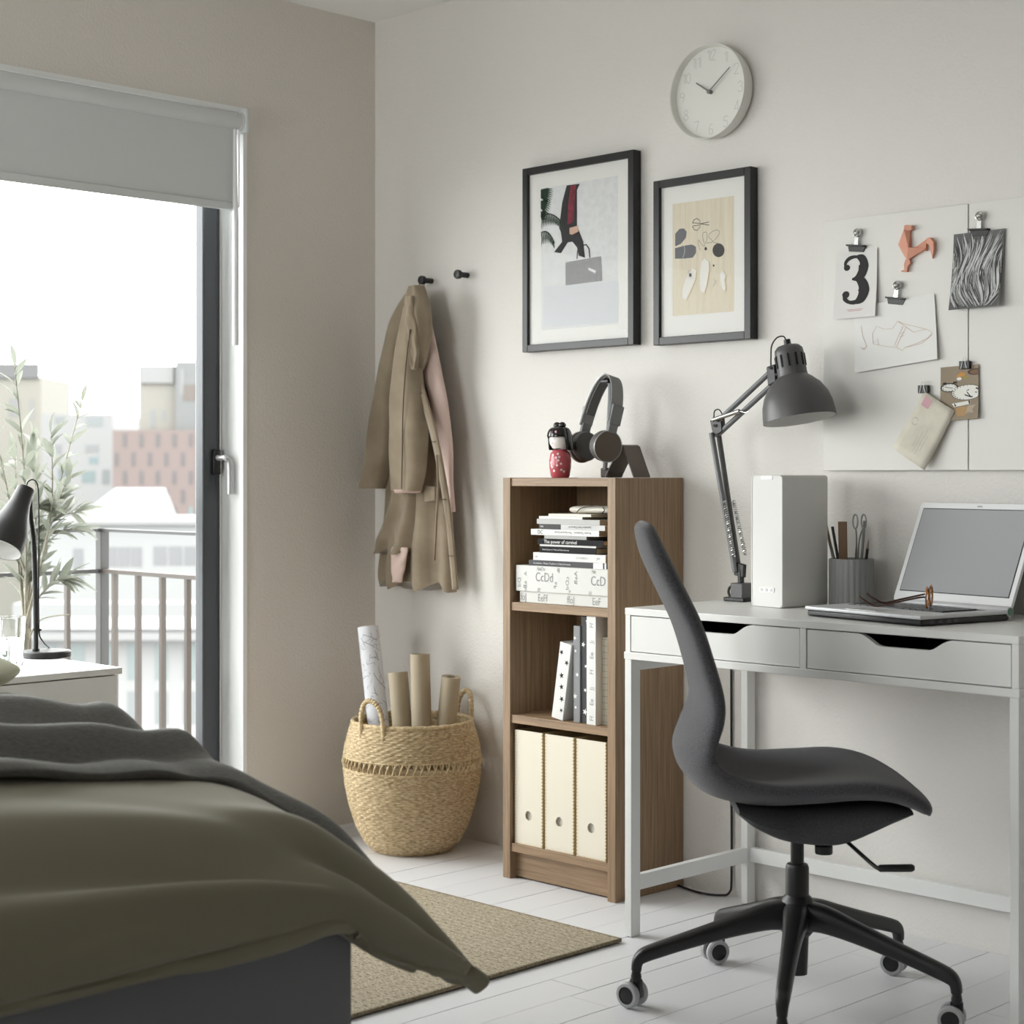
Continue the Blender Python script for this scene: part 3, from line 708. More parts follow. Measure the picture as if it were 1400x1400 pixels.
# magazine files
m_card = M('cream_card', (230, 223, 207), .75); m_cardedge = M('card_core', (205, 184, 140), .8)
FW_ = .101
for i, lab in enumerate(('cream card magazine file beside the bookcase side nearest the basket', 'cream card magazine file standing between two others', 'cream card magazine file beside the bookcase side nearest the desk')):
    x0 = IX0+.006+i*.1115; x1 = x0+FW_; y0 = BYF+.012; y1 = y0+.235; z0 = S0; z1 = S0+.300
    f = thing('magazine_file', lab, 'magazine file', ((x0+x1)/2, (y0+y1)/2, z0), group='magazine files on the bottom shelf')
    fr = lambda a, b, h: (x0+a, y0+h, z0+b)
    # front with round finger hole: strips around the hole
    hx, hz, hr = FW_*.5, .078, .0125; n = 24
    m = MB(); outer = []
    circ = [(hx+hr*math.cos(2*PI*q/n), hz+hr*math.sin(2*PI*q/n)) for q in range(n)]
    def tosq(q):
        c, s = math.cos(2*PI*q/n), math.sin(2*PI*q/n); k_ = .03/max(abs(c), abs(s)); return (hx+c*k_, hz+s*k_)
    sq = [tosq(q) for q in range(n)]
    for q in range(n):
        q2 = (q+1) % n; m.prism([circ[q], sq[q], sq[q2], circ[q2]], fr, 0, .004)
    for a0, a1, b0, b1 in ((0, FW_, 0, hz-.03), (0, FW_, hz+.03, .300), (0, hx-.03, hz-.03, hz+.03), (hx+.03, FW_, hz-.03, hz+.03)):
        m.prism([(a0, b0), (a1, b0), (a1, b1), (a0, b1)], fr, 0, .004)
    fo = obj('front', m, m_card, f, smooth=0)
    obj('side', MB().box(x0, x0+.004, y0+.004, y1, z0, z1), m_cardedge, f, smooth=0)
    obj('side', MB().box(x1-.004, x1, y0+.004, y1, z0, z1), m_cardedge, f, smooth=0)
    obj('bottom', MB().box(x0+.004, x1-.004, y0+.004, y1-.004, z0, z0+.004), m_card, f, smooth=0)
    obj('back', MB().box(x0+.004, x1-.004, y1-.004, y1, z0, z1-.1), m_card, f, smooth=0)
    obj('papers', MB().box(x0+.012, x1-.014, y0+.007, y1-.02, z0+.004, z0+.262), M('file_papers', (206, 200, 190), .9), f, smooth=0)
    m = MB()
    for q in range(34):
        zz = z0+.004+q*.0087
        m.box(x0-.0006, x0+.003, y0-.0006, y0+.004, zz, zz+.0044); m.box(x1-.003, x1+.0006, y0-.0006, y0+.006, zz, zz+.0044)
    for q in range(10):
        xx = x0+.006+q*.0098; m.box(xx, xx+.005, y0-.0006, y0+.003, z0, z0+.002)
    o = obj('finger_joint', m, M('card_joint', (198, 178, 138), .8), f, smooth=0)

# standing books in the middle
def star(cx, cy_, r, rot=0):
    return [(cx+(r if q % 2 == 0 else r*.42)*math.sin(rot+PI*q/5), cy_+(r if q % 2 == 0 else r*.42)*math.cos(rot+PI*q/5)) for q in range(10)]
def book_up(label, x0, x1, yf, h, dep, cov, tilt=0, decor=None, side=None):
    t = thing('book', label, 'book', ((x0+x1)/2, yf+dep/2, S2), group='books standing on the middle shelf')
    Mx = Matrix.Translation((x1, 0, S2)) @ Matrix.Rotation(tilt, 4, 'Y') @ Matrix.Translation((-x1, 0, -S2))
    z1 = S2+h; c = .0025
    obj('cover', MB().box(x0, x0+c, yf+.002, yf+dep, S2, z1, Mx).box(x1-c, x1, yf+.002, yf+dep, S2, z1, Mx).box(x0, x1, yf, yf+.002, S2, z1, Mx), cov, t, bevel=.0008)
    obj('pages', MB().box(x0+c, x1-c, yf+.002, yf+dep-.004, S2+.003, z1-.003, Mx), m_paper, t, smooth=0)
    if decor:
        q, mt = decor(lambda a, b, hh: Mx @ Vector((x0+a, yf-.0004-hh, S2+b)), x1-x0, h); obj('printed_spine', q, mt, t, solid='open', smooth=0)
    if side:
        q, mt = side(lambda a, b, hh: Mx @ Vector((x1+.0004+hh, yf+a, S2+b)), dep, h); obj('printed_cover', q, mt, t, solid='open', smooth=0)
    return t
def stars(mt, n, seed, smin=.004, smax=.008):
    def d(fn, w, h):
        rr = random.Random(seed); m = MB()
        for i in range(n): m.flat(star(rr.uniform(.2, .8)*w, (i+.5+rr.uniform(-.3, .3))/n*h, rr.uniform(smin, smax), rr.uniform(0, 6)), fn)
        return m, mt
    return d
def gridlines(mt, sx, sz):
    def d(fn, w, h):
        m = MB(); z = sz/2
        while z < h: m.flat([(0, z), (w, z), (w, z+.0009), (0, z+.0009)], fn); z += sz
        a = sx/2
        while a < w: m.flat([(a, 0), (a+.0009, 0), (a+.0009, h), (a, h)], fn); a += sx
        return m, mt
    return d
def letters(mt, strs, size, rows, rot=True):
    def d(fn, w, h):
        m = MB()
        for r in range(rows):
            b = (r+.25)/rows*h; s = strs[r % len(strs)]
            q = text_shape(s, size, (lambda a, c, hh: fn(w*.35+c*.9 if False else w*.2+a, b+c, hh)) if not rot else (lambda a, c, hh: fn(w*.75-c, b+a, hh)))
            m.add(q.v, q.f)
        return m, mt
    return d
m_bwhite = M('cover_white', (226, 226, 224), .6); m_bgrey = M('cover_grey', (132, 133, 136), .6); m_bdark = M('cover_dark', (44, 44, 47), .6); m_bbeige = M('cover_beige', (206, 200, 184), .7)
book_up('white book printed with black stars leaning to the right', 1.005, 1.045, -.255, .200, .17, m_bwhite, math.radians(9), stars(m_ink, 6, 2, .006, .010), stars(m_ink, 6, 4, .006, .012))
book_up('slim grey book with white stars on its spine', 1.079, 1.101, -.250, .247, .17, m_bgrey, 0, stars(m_bwhite, 5, 8, .005, .008))
book_up('charcoal book with white stars on its spine', 1.102, 1.130, -.246, .272, .18, m_bdark, 0, stars(m_bwhite, 5, 11, .005, .009))
book_up('tall white book with pencil lettering on its cover', 1.1315, 1.163, -.258, .275, .19, m_bwhite, 0, letters(m_greyink, ('Ff', 'Ee', 'Jj'), .018, 7), letters(M('brown_ink', (120, 110, 96), .8), ('Ee', 'Ff', 'Ll', 'Ee'), .03, 6))
book_up('cream grid lined notebook next to the bookcase side', 1.1645, 1.205, -.235, .222, .18, m_bbeige, 0, gridlines(M('brown_ink'), .012, .016), None)

# storage box on the upper shelf
m_box = M('box_pale_grey', (214, 214, 210), .7)
XB0, XB1 = .874, 1.206
sb = thing('storage_box', 'pale storage box with pencil letters and lid', 'box', ((XB0+XB1)/2, -.13, S1))
obj('box_base', MB().box(XB0+.008, XB1-.002, BYF+.019, -.02, S1, S1+.075), m_box, sb, bevel=.0015)
lid = obj('lid', MB().box(XB0, XB1, BYF+.013, -.014, S1+.030, S1+.098), m_box, sb, bevel=.0015)
def bfront(a, b, h): return (XB0+a, BYF+.0127-h, S1+b)
m = MB()
for i, (s, a, b, sz, up) in enumerate((('A', .04, .082, .022, 1), ('CcDd', .072, .058, .034, 0), ('aF', .150, .060, .026, 1), ('cDd', .192, .075, .026, 1), ('AaB', .222, .090, .026, 1), ('CcD', .268, .056, .034, 0), ('aB', .040, .058, .028, 1), ('Dd', .018, .066, .026, 1), ('NnOo', .078, .086, .014, 0), ('IiJj', .150, .086, .014, 0), ('Nn', .272, .086, .014, 0), ('E', .04, .036, .016, 1), ('EF', .08, .031, .014, 0), ('P', .2, .040, .018, 1), ('EF', .262, .030, .014, 0))):
    obj('printed_letters', text_shape(s, sz, (lambda aa, bb, h: bfront(a+aa, b+bb, h)) if not up else (lambda aa, bb, h: bfront(a-bb*.6, b-aa, h)), 0.0003, xs=.8), m_greyink, lid, solid='open', smooth=0)
m = MB()
for s, a in (('foJ', .012), ('EeFf', .075), ('ffoJ', .180), ('EeF', .268)):
    obj('printed_letters', text_shape(s, .026, lambda aa, bb, h: (XB0+a+aa, BYF+.0187-h, S1+.006+bb), .0003, xs=.8), m_greyink, sb, solid='open', smooth=0)

# stack of books lying on the box
zc = S1+.098
def flat_book(name, label, ua, ub, th, col, texts=(), pages=(196, 180, 150), yoff=0, deep=.17, blocks=()):
    global zc
    v = 700; y0 = BYF+.016+yoff
    xa, xb = on_y(ua, v, y0).x, on_y(ub, v, y0).x
    t = thing(name, label, name, ((xa+xb)/2, y0+deep/2, zc), group='books stacked on the storage box')
    c = .0015; cm = M('bk_%d_%d_%d' % col, col, .6, spec=.15); z0, z1 = zc+.0002, zc+th-.0002
    obj('cover', MB().box(xa, xb, y0, y0+deep, z0, z0+c).box(xa, xb, y0, y0+deep, z1-c, z1).box(xa, xb, y0, y0+c, z0+c, z1-c), cm, t, smooth=0)
    obj('pages', MB().box(xa+.001, xb-.0005, y0+c, y0+deep-.002, z0+c, z1-c), M('pg_%d' % pages[0], pages, .85), t, smooth=0)
    for s, frac, size, flip, tc in texts:
        mt = M('ink_%d' % tc, (tc, tc, tc), .7); w = xb-xa; b = z0+(th-size*.7)/2
        fn = (lambda a, bb, h: (xa+w*frac+a, y0-.0004, b+bb)) if not flip else (lambda a, bb, h: (xa+w*frac-a, y0-.0004, b+size*.7-bb))
        obj('spine_lettering', text_shape(s, size, fn, 0, xs=1.0), mt, t, solid='open', smooth=0)
    for f0, f1, bc_ in blocks:
        w = xb-xa; obj('spine_block', MB().flat([(xa+w*f0, z0), (xa+w*f1, z0), (xa+w*f1, z1), (xa+w*f0, z1)], lambda a, b, h: (a, y0-.0003, b)), M('bk_%d_%d_%d' % bc_, bc_, .55), t, solid='open', smooth=0)
    zc += th
flat_book('book', 'dark grey paperback with white spine label resting on the storage box', 723, 830, .0150, (84, 84, 86), [('Introduction - Modern Tradition in Urban Structures', .06, .0062, 0, 225)], blocks=[(.83, .95, (222, 222, 222)), (.97, .99, (222, 222, 222))])
flat_book('book', 'thick white paperback above the dark grey one', 729, 828, .0205, (226, 226, 225), [('LE CORBEAU', .60, .007, 0, 150), ('JAT', .88, .008, 0, 120), ('oo', .03, .008, 0, 40)])
flat_book('book', 'black paperback with small white spine title', 738, 815, .0165, (26, 26, 28), [('Small Houses on Wide and New Avenues', .05, .0056, 0, 215)])
flat_book('magazine', 'thin white booklet above the small titled black paperback', 738, 815, .0050, (214, 214, 212))
flat_book('book', 'black paperback titled The power of carnival', 735, 825, .0150, (24, 24, 26), [('The power of carnival', .10, .0132, 0, 235)])
flat_book('book', 'slim pale grey book above the carnival paperback', 744, 802, .0090, (176, 176, 174), (), (186, 164, 128))
flat_book('book', 'white paperback with black emblem on its spine', 726, 819, .0155, (232, 232, 230), [('Brucks Tendance - The Second Study', .89, .0085, 1, 90), ('DC', .10, .014, 0, 20)])
flat_book('book', 'white paperback with black band around one spine end', 737, 827, .0135, (206, 206, 206), [('Spatialism Field Theory of', .80, .0075, 1, 60), ('MM', .02, .007, 0, 225)], blocks=[(0, .34, (24, 24, 25))])
flat_book('book', 'light grey hardback with blank spine', 734, 820, .0135, (190, 190, 188))
flat_book('magazine', 'white booklet under the curled pamphlet', 737, 796, .0070, (232, 231, 228))
flat_book('magazine', 'cream pamphlet under the rolled notebook', 750, 808, .0070, (228, 224, 214))
zc += .0002
nbp = on_y(776, 703, BYF+.03)
nb = thing('notebook', 'rolled white notebook tied with black cord on the book stack', 'notebook', (1.10, -.17, zc))
def nbk(i, j):
    th = 2*PI*j; return (nbp.x+.185*i, -.175-.055*math.copysign(abs(math.cos(th))**.7, math.cos(th)), zc+.0105+.0095*math.copysign(abs(math.sin(th))**.8, math.sin(th)))
obj('rolled_cover', MB().rings([[nbk(i/10, j/24) for j in range(24)] for i in range(11)]), M('notebook_white', (226, 222, 212), .7), nb)
obj('tie_cord', MB().tube(spline([(nbp.x+.03, -.235, zc+.004), (nbp.x+.05, -.234, zc+.016), (nbp.x+.10, -.228, zc+.021), (nbp.x+.125, -.234, zc+.012), (nbp.x+.12, -.236, zc+.003)], 6), .0014, 6), m_black, nb)

# ================================================================== ON TOP OF THE BOOKCASE
dp = on_y(766, 655, -.215); dp.z = BZ
dl = thing('doll', 'small painted doll in red kimono on the bookcase', 'doll', dp)
DT = Matrix.Translation(dp) @ Matrix.Rotation(math.radians(-92), 4, 'Z')     # local +x is the face direction
m_red = M('kimono_red', (192, 84, 94), .3, coat=.4); m_hair = M('glossy_black', (8, 8, 9), .12, coat=.6); m_face = M('face_white', (236, 230, 226), .35)
obj('body', MB().lathe([(0, 0), (.021, 0), (.0245, .004), (.0285, .028), (.029, .045), (.0255, .064), (.016, .074), (0, .076)], 36, DT), m_red, dl)
obj('head', MB().lathe([(0, .070), (.018, .074), (.0275, .088), (.029, .102), (.024, .117), (.012, .126), (0, .128)], 36, DT), m_face, dl)
def hair(i, j):
    th = 2*PI*i; q = j
    front = math.cos(th)
    low = .072 if front < .25 else (.072+(.106-.072)*sm(.25, .42, front))
    ph = q*PI/2
    z = low+(.132-low)*math.sin(ph) if q < 1 else .132
    r = .0335*math.cos(ph)**.45 if q < 1 else .0003
    if z < .09: r = .0335
    return DT @ Vector((r*math.cos(th), r*math.sin(th), z))
hr = obj('hair', MB().grid(64, 16, hair), m_hair, dl, solid=.003)
for s in (-1, 1): obj('hair_bun', superq(*(DT @ Vector((.002, .0095*s, .137))), .0085, .0085, .0085, 0, 20, 12), m_hair, dl)
def onbody(r, z, th): return DT @ Vector((r*math.cos(th), r*math.sin(th), z))
rr = random.Random(9); q = MB(); q2 = MB()
for i in range(13):
    th = rr.uniform(-.2, 1.3); z = rr.uniform(.012, .066); rad = interp([0, .004, .028, .045, .064, .074], [.021, .0245, .0285, .029, .0255, .016], z)+.0006
    for k5 in range(5):
        a = 2*PI*k5/5; q.flat(ellipse(math.cos(a)*.0019, math.sin(a)*.0019, .0015, .0015, 8), lambda a_, b_, h: onbody(rad, z+b_, th+a_/rad))
for i in range(5):
    th = rr.uniform(.3, 1.1); z = rr.uniform(.02, .06)
    q2.ribbon([(th+.1*s, z+.004*s*math.sin(i+s)) for s in range(4)], .0007, lambda a_, b_, h: onbody(.0297, b_, a_))
obj('blossom_print', q, M('blossom', (240, 220, 222), .4), dl, solid='open')
obj('twig_print', q2, M('twig', (50, 20, 26), .4), dl, solid='open')
obj('hair_flower', MB().flat(star(0, 0, .005), lambda a, b, h: DT @ Vector((.0335*math.cos(.5)*.93, .0335*math.sin(.5)*.93+a, .119+b)) + Vector((0, -.004, 0))), M('hair_flower', (206, 120, 140), .5), dl, solid='open')
obj('eye', MB().ribbon([(-.32, .1015), (-.22, .1005), (-.12, .1015)], .0009, lambda a, b, h: onbody(.0294, b, a)), m_ink, dl, solid='open')
obj('eye', MB().ribbon([(.12, .1015), (.22, .1005), (.32, .1015)], .0009, lambda a, b, h: onbody(.0294, b, a)), m_ink, dl, solid='open')
obj('mouth', MB().flat(ellipse(0, .090, .0022, .0011, 10), lambda a, b, h: onbody(.0287, b, a/.0287)), M('kimono_red'), dl, solid='open')
obj('kimono_collar', MB().tube([DT @ Vector((.0185*math.cos(t_), .0185*math.sin(t_), .0745+(.004*abs(t_)/1.5))) for t_ in [(-1.5+3*i/14) for i in range(15)]], .0016, 6), m_ink, dl)

# headphone stand: folded sheet with an upright arm
HX = on_y(822, 603, -.15).x
m_std = M('stand_grey', (142, 144, 147), .45); m_stdd = M('stand_taupe', (96, 86, 76), .5)
A0, A1, A2 = on_y(843, 655, -.10), on_y(880, 609, -.10), on_y(899, 655, -.10)
st = thing('headphone_stand', 'grey folded metal headphone stand on the bookcase', 'stand', (A1.x, -.11, BZ))
def sheet(pts, w0, w1, t_=.003):
    m = MB(); P = [Vector(p) for p in pts]; n = len(P); off = []
    for i in range(n):
        tt = (P[min(i+1, n-1)]-P[max(i-1, 0)]).normalized(); nn = Vector((-tt.z, 0, tt.x)); off.append(nn)
    rs = [[P[i]+Vector((0, w0, 0)), P[i]+Vector((0, w1, 0)), P[i]+Vector((0, w1, 0))+off[i]*t_, P[i]+Vector((0, w0, 0))+off[i]*t_] for i in range(n)]
    return m.rings(rs)
z0 = BZ+.0005
lx0, lx1, lx2 = 1.075, 1.130, 1.172
obj('slanted_leg', sheet([(lx0, 0, z0), (lx1-.006, 0, BZ+.078), (lx1, 0, BZ+.083)], -.125, -.060), m_std, st, smooth=30)
obj('rear_leg', sheet([(lx1, 0, BZ+.083), (lx1+.006, 0, BZ+.080), (lx2, 0, z0)], -.125, -.060), m_stdd, st, smooth=30)
obj('base_foot', MB().box(1.056, 1.084, -.124, -.064, BZ+.0005, BZ+.026), m_stdd, st, bevel=.004)
hc = Vector((1.062, -.150, BZ+.088))
arm = [(1.078, -.130, BZ+.02), (1.080, -.118, BZ+.12), (1.074, -.104, BZ+.235), (1.068, -.102, BZ+.250)]
obj('upright_arm', MB().tube(spline(arm, 5), .006, 8), m_std, st)
obj('hook_pad', MB().cbox((1.066, -.103, BZ+.253), (.03, .034, .010)), m_black, st, bevel=.003)

# headphones
hd = thing('headphones', 'grey headphones hanging on the metal stand', 'headphones', (hc.x, hc.y, BZ+.045))
HT = Matrix.Translation(hc) @ Matrix.Rotation(math.radians(-17), 4, 'Z') @ Matrix.Rotation(math.radians(-15), 4, 'X')   # local x: ear to ear, z up the band
m_hp = M('headband_fabric', (140, 139, 138), .8, bump=(600, .4, .0006)); m_hpd = M('cushion_grey', (92, 91, 90), .6); m_hpt = M('earcup_taupe', (92, 82, 72), .45); m_hpl = M('trim_light', (178, 180, 182), .3, metal=.5)
hwid, hh = .076, .186
def band(t, rad, wy): 
    a = PI*(1-t); return (rad*math.cos(a), hh*(rad/hwid)**.25*math.sin(a)**.8)
def bandmesh(r0, r1, wy, ta, tb):
    rs = []
    for i in range(41):
        t = ta+(tb-ta)*i/40; o0, o1 = band(t, r0, 0), band(t, r1, 0)
        rs.append([HT @ Vector((o0[0], -wy, o0[1])), HT @ Vector((o0[0], wy, o0[1])), HT @ Vector((o1[0], wy, o1[1])), HT @ Vector((o1[0], -wy, o1[1]))])
    return MB().rings(rs)
obj('headband', bandmesh(hwid-.006, hwid, .018, .07, .93), m_hp, hd, bevel=.0015)
obj('headband_padding', bandmesh(hwid-.012, hwid-.006, .013, .12, .88), m_hpd, hd, bevel=.002)
obj('band_piping', MB().tube([HT @ Vector((band(.07+.86*i/40, hwid-.001, 0)[0], -.0185, band(.07+.86*i/40, hwid-.001, 0)[1])) for i in range(41)], .0012, 6), m_hpl, hd)
for s in (-1, 1):
    obj('slider', MB().cbox(HT @ Vector((s*.0735, 0, .076)), (.010, .034, .052), HT.to_3x3()), M('slider_grey', (120, 121, 122), .4), hd, bevel=.002)
    obj('yoke', MB().cbox(HT @ Vector((s*.0690, 0, .042)), (.013, .026, .030), HT.to_3x3()), M('slider_grey'), hd, bevel=.002)
    ct_ = HT @ Matrix.Translation((s*.052, 0, -.006)) @ Matrix.Rotation(s*math.radians(6), 4, 'Y') @ Matrix.Rotation(s*PI/2, 4, 'Y')
    obj('ear_cup', MB().lathe([(0, .004), (.034, .004), (.0405, .008), (.0415, .014), (.039, .0185), (0, .0205)], 44, ct_), m_hpt, hd)
    obj('cup_ring', MB().lathe([(.0405, .0165), (.0418, .0172), (.0410, .0188), (.0395, .0185)], 44, ct_, caps=False), m_hpl, hd)
    obj('ear_cushion', MB().lathe([(.014, -.016), (.026, -.020), (.036, -.017), (.040, -.006), (.038, .004), (0, .005)], 44, ct_), m_hpd, hd)

# ================================================================== PICTURES
def picture(label, x0, x1, z0, z1, bw, depth, mat_w):
    t = thing('picture_frame', label, 'picture', ((x0+x1)/2, 0, z0))
    fr = MB()
    for a, b, c, d in ((x0, x0+bw, z0, z1), (x1-bw, x1, z0, z1)): obj('frame_side', MB().box(a, b, -depth, -.002, c, d), m_frame, t, bevel=.0012)
    for a, b, c, d in ((x0+bw, x1-bw, z0, z0+bw), (x0+bw, x1-bw, z1-bw, z1)): obj('frame_rail', MB().box(a, b, -depth+.0002, -.002, c, d), m_frame, t, bevel=.0012)
    obj('backing', MB().box(x0+bw, x1-bw, -.012, -.003, z0+bw, z1-bw), m_black, t)
    obj('mat_board', MB().box(x0+bw, x1-bw, -depth+.010, -.012, z0+bw, z1-bw), M('mat_white', (230, 229, 226), .85), t, smooth=0)
    obj('glass', MB().box(x0+bw, x1-bw, -depth+.006, -depth+.0075, z0+bw, z1-bw), m_pane, t, smooth=0)
    return t
P1 = on_y(714, 231, -.032); P1b = on_y(866, 471, -.032)
x0, z1, x1, z0 = P1.x, P1.z, P1b.x, P1b.z
pf = picture('large black framed print of a person carrying a bag', x0, x1, z0, z1, .020, .032, None)
d1 = .032-.0102
def art1(u, v): p = on_y(u, v, -d1); return (p.x, p.z)
def pic(name, mb, mat, par): return obj(name, mb, mat, par, solid='open', smooth=0)
def A1_(pts): return [art1(720+p[0]*130/827, 230+p[1]*220/1400) for p in pts]
w1 = lambda h: (lambda a, b, hh: wall(a, b, d1+h+hh))
pr = pic('print', MB().flat([art1(740, 258), art1(845, 240), art1(845, 443), art1(740, 452)], w1(.0004)), M('print_white', (220, 221, 222), .7, vary=(60, 8)), pf)
pic('printed_ledge', MB().flat(A1_([(150, 1030), (800, 980), (800, 1340), (150, 1380)]), w1(.0006)), M('print_ledge', (208, 210, 214), .7), pf)
pic('printed_jacket', MB().flat(A1_([(350, 150), (465, 135), (440, 190), (440, 500), (380, 640), (300, 560), (285, 520), (310, 300)]), w1(.0008)), M('print_charcoal', (46, 44, 46), .8), pf)
pic('printed_legs', MB().flat(A1_([(300, 560), (440, 500), (495, 640), (510, 780), (455, 760), (440, 690), (400, 640), (360, 645), (300, 740), (240, 730), (310, 640)]), w1(.0007)), M('print_charcoal'), pf)
pic('printed_shirt', MB().flat(A1_([(385, 150), (430, 145), (420, 300), (410, 470), (355, 490), (365, 300)]), w1(.001)), M('print_red', (136, 48, 60), .8, vary=(70, 40, (96, 40, 50))), pf)
pic('printed_hand', MB().flat(A1_([(375, 520), (445, 500), (455, 550), (395, 580), (375, 570)]), w1(.001)), M('print_skin', (206, 170, 150), .8), pf)
pic('printed_bag', MB().flat(A1_([(340, 820), (650, 765), (660, 980), (340, 1020)]), w1(.001)), M('print_speckle', (170, 170, 170), .8, vary=(420, 70, (120, 120, 122))), pf)
pic('printed_bag_handle', MB().ribbon(A1_([(440, 790), (445, 720), (480, 675), (520, 665), (545, 700), (552, 780)]), .0035, w1(.0012)), m_ink, pf)
pic('printed_bag_label', MB().flat(A1_([(540, 865), (608, 890), (600, 915), (540, 885)]), w1(.0013)), m_bwhite, pf)
q = MB(); rr = random.Random(21)
for (bx, by, nb_, L0, ang0, ang1) in ((125, 190, 9, 110, -.1, 1.0), (125, 290, 8, 90, -.2, 1.2), (125, 380, 6, 70, .2, 1.3)):
    for i in range(nb_):
        a = ang0+(ang1-ang0)*i/nb_; q.ribbon(A1_([(bx, by+8*i), (bx+L0*.5*math.cos(a), by+8*i+L0*.35*math.sin(a)-6), (bx+L0*math.cos(a), by+8*i+L0*.8*math.sin(a))]), [.003, .005, .0008], w1(.0012))
for (sx_, sy_, ex_, ey_, n_) in ((130, 410, 300, 500, 12), (130, 560, 245, 690, 8)):
    arc = [(sx_+(ex_-sx_)*t_, sy_-40*math.sin(PI*t_*.6)+(ey_-sy_)*t_*t_) for t_ in [i/8 for i in range(9)]]
    q.ribbon(A1_(arc), .003, w1(.0012))
    for i in range(n_):
        t_ = i/n_; bx = sx_+(ex_-sx_)*t_; by = sy_-40*math.sin(PI*t_*.6)+(ey_-sy_)*t_*t_
        q.ribbon(A1_([(bx, by), (bx+8, by+60), (bx+16*t_, by+120-50*t_)]), [.003, .0045, .0006], w1(.0012))
pic('printed_palm', q, M('print_palm', (38, 60, 44), .8), pf)

P2 = on_y(893, 248, -.032); P2b = on_y(1026, 463, -.032)
x0, z1, x1, z0 = P2.x, P2.z, P2b.x, P2b.z
pf2 = picture('smaller black framed print of scissors, thread and slippers', x0, x1, z0, z1, .020, .032, None)
def A2_(pts): return [art1(900+p[0]*120/884, 260+p[1]*190/1400) for p in pts]
pic('print', MB().flat(A2_([(145, 140), (765, 55), (765, 1220), (145, 1270)]), w1(.0004)), wood('print_birch', (224, 216, 198), (210, 198, 174), 2, .7, 160), pf2)
pg = M('print_slate', (112, 112, 116), .8); pdk = M('print_graphite', (74, 72, 72), .8); pwh = M('print_ivory', (230, 228, 222), .8); ptn = M('print_tan', (196, 172, 130), .8)
pic('printed_slipper', MB().flat(A2_([(172, 440), (215, 390), (260, 385), (288, 420), (280, 480), (230, 540), (180, 565), (172, 560)]), w1(.0008)), pg, pf2)
pic('printed_slipper', MB().flat(A2_([(170, 585), (260, 560), (340, 548), (380, 570), (382, 630), (350, 680), (260, 690), (170, 690)]), w1(.0008)), pg, pf2)
pic('printed_band', MB().ribbon(A2_([(265, 560), (270, 620), (248, 690)]), .0025, w1(.001)), M('print_pale_grey', (170, 170, 172), .8), pf2)
pic('printed_yarn_ball', MB().flat(A2_(ellipse(608, 605, 60, 70, 18)), w1(.0008)), pdk, pf2)
pic('printed_button', MB().flat(A2_(ellipse(480, 590, 13, 18, 12)), w1(.0008)), pdk, pf2)
q = MB()
q.ribbon(A2_([(345, 335), (360, 300), (390, 285), (420, 305), (425, 340), (515, 320)]), .0018, w1(.0008)); q.ribbon(A2_([(345, 365), (365, 400), (395, 405), (422, 370), (425, 340), (515, 352)]), .0018, w1(.0008)); q.ribbon(A2_([(350, 330), (425, 335)]), .0016, w1(.0008)); q.ribbon(A2_([(350, 362), (425, 350)]), .0016, w1(.0008))
pic('printed_scissors', q, pdk, pf2)
q = MB(); q.ribbon([(p.x, p.y) for p in spline([Vector((a, b, 0)) for a, b in A2_([(425, 605), (405, 540), (410, 500), (440, 550), (470, 560), (450, 480), (455, 430), (490, 430), (490, 500), (480, 530), (550, 520), (510, 470), (530, 430), (590, 400), (620, 430), (580, 490), (550, 520), (600, 535)])], 4)], .0009, w1(.0008))
pic('printed_thread', q, pdk, pf2)
for pts in ([(290, 860), (350, 785), (385, 810), (375, 900), (330, 1010), (280, 1110), (240, 1080), (250, 980)], [(420, 830), (440, 720), (470, 685), (510, 720), (515, 800), (490, 960), (465, 1040), (420, 1000)], [(620, 850), (650, 810), (685, 860), (668, 910), (685, 980), (672, 1020), (640, 980)]):
    pic('printed_insole_edge', MB().flat(A2_([(a+9, b+4) for a, b in pts]), w1(.0006)), ptn, pf2); pic('printed_insole', MB().flat(A2_(pts), w1(.0008)), pwh, pf2)
q = MB(); q.flat(A2_(ellipse(325, 855, 14, 20, 12)), w1(.001))
for i in range(9): a = 2*PI*i/9; q.ribbon(A2_([(325+18*math.cos(a), 855+24*math.sin(a)), (325+42*math.cos(a), 855+55*math.sin(a))]), .0007, w1(.001))
q.ribbon(A2_([(560, 895), (585, 925), (548, 970)]), .0009, w1(.001)); q.flat(A2_(ellipse(560, 760, 8, 12, 10)), w1(.001))
pic('printed_marks', q, pdk, pf2)

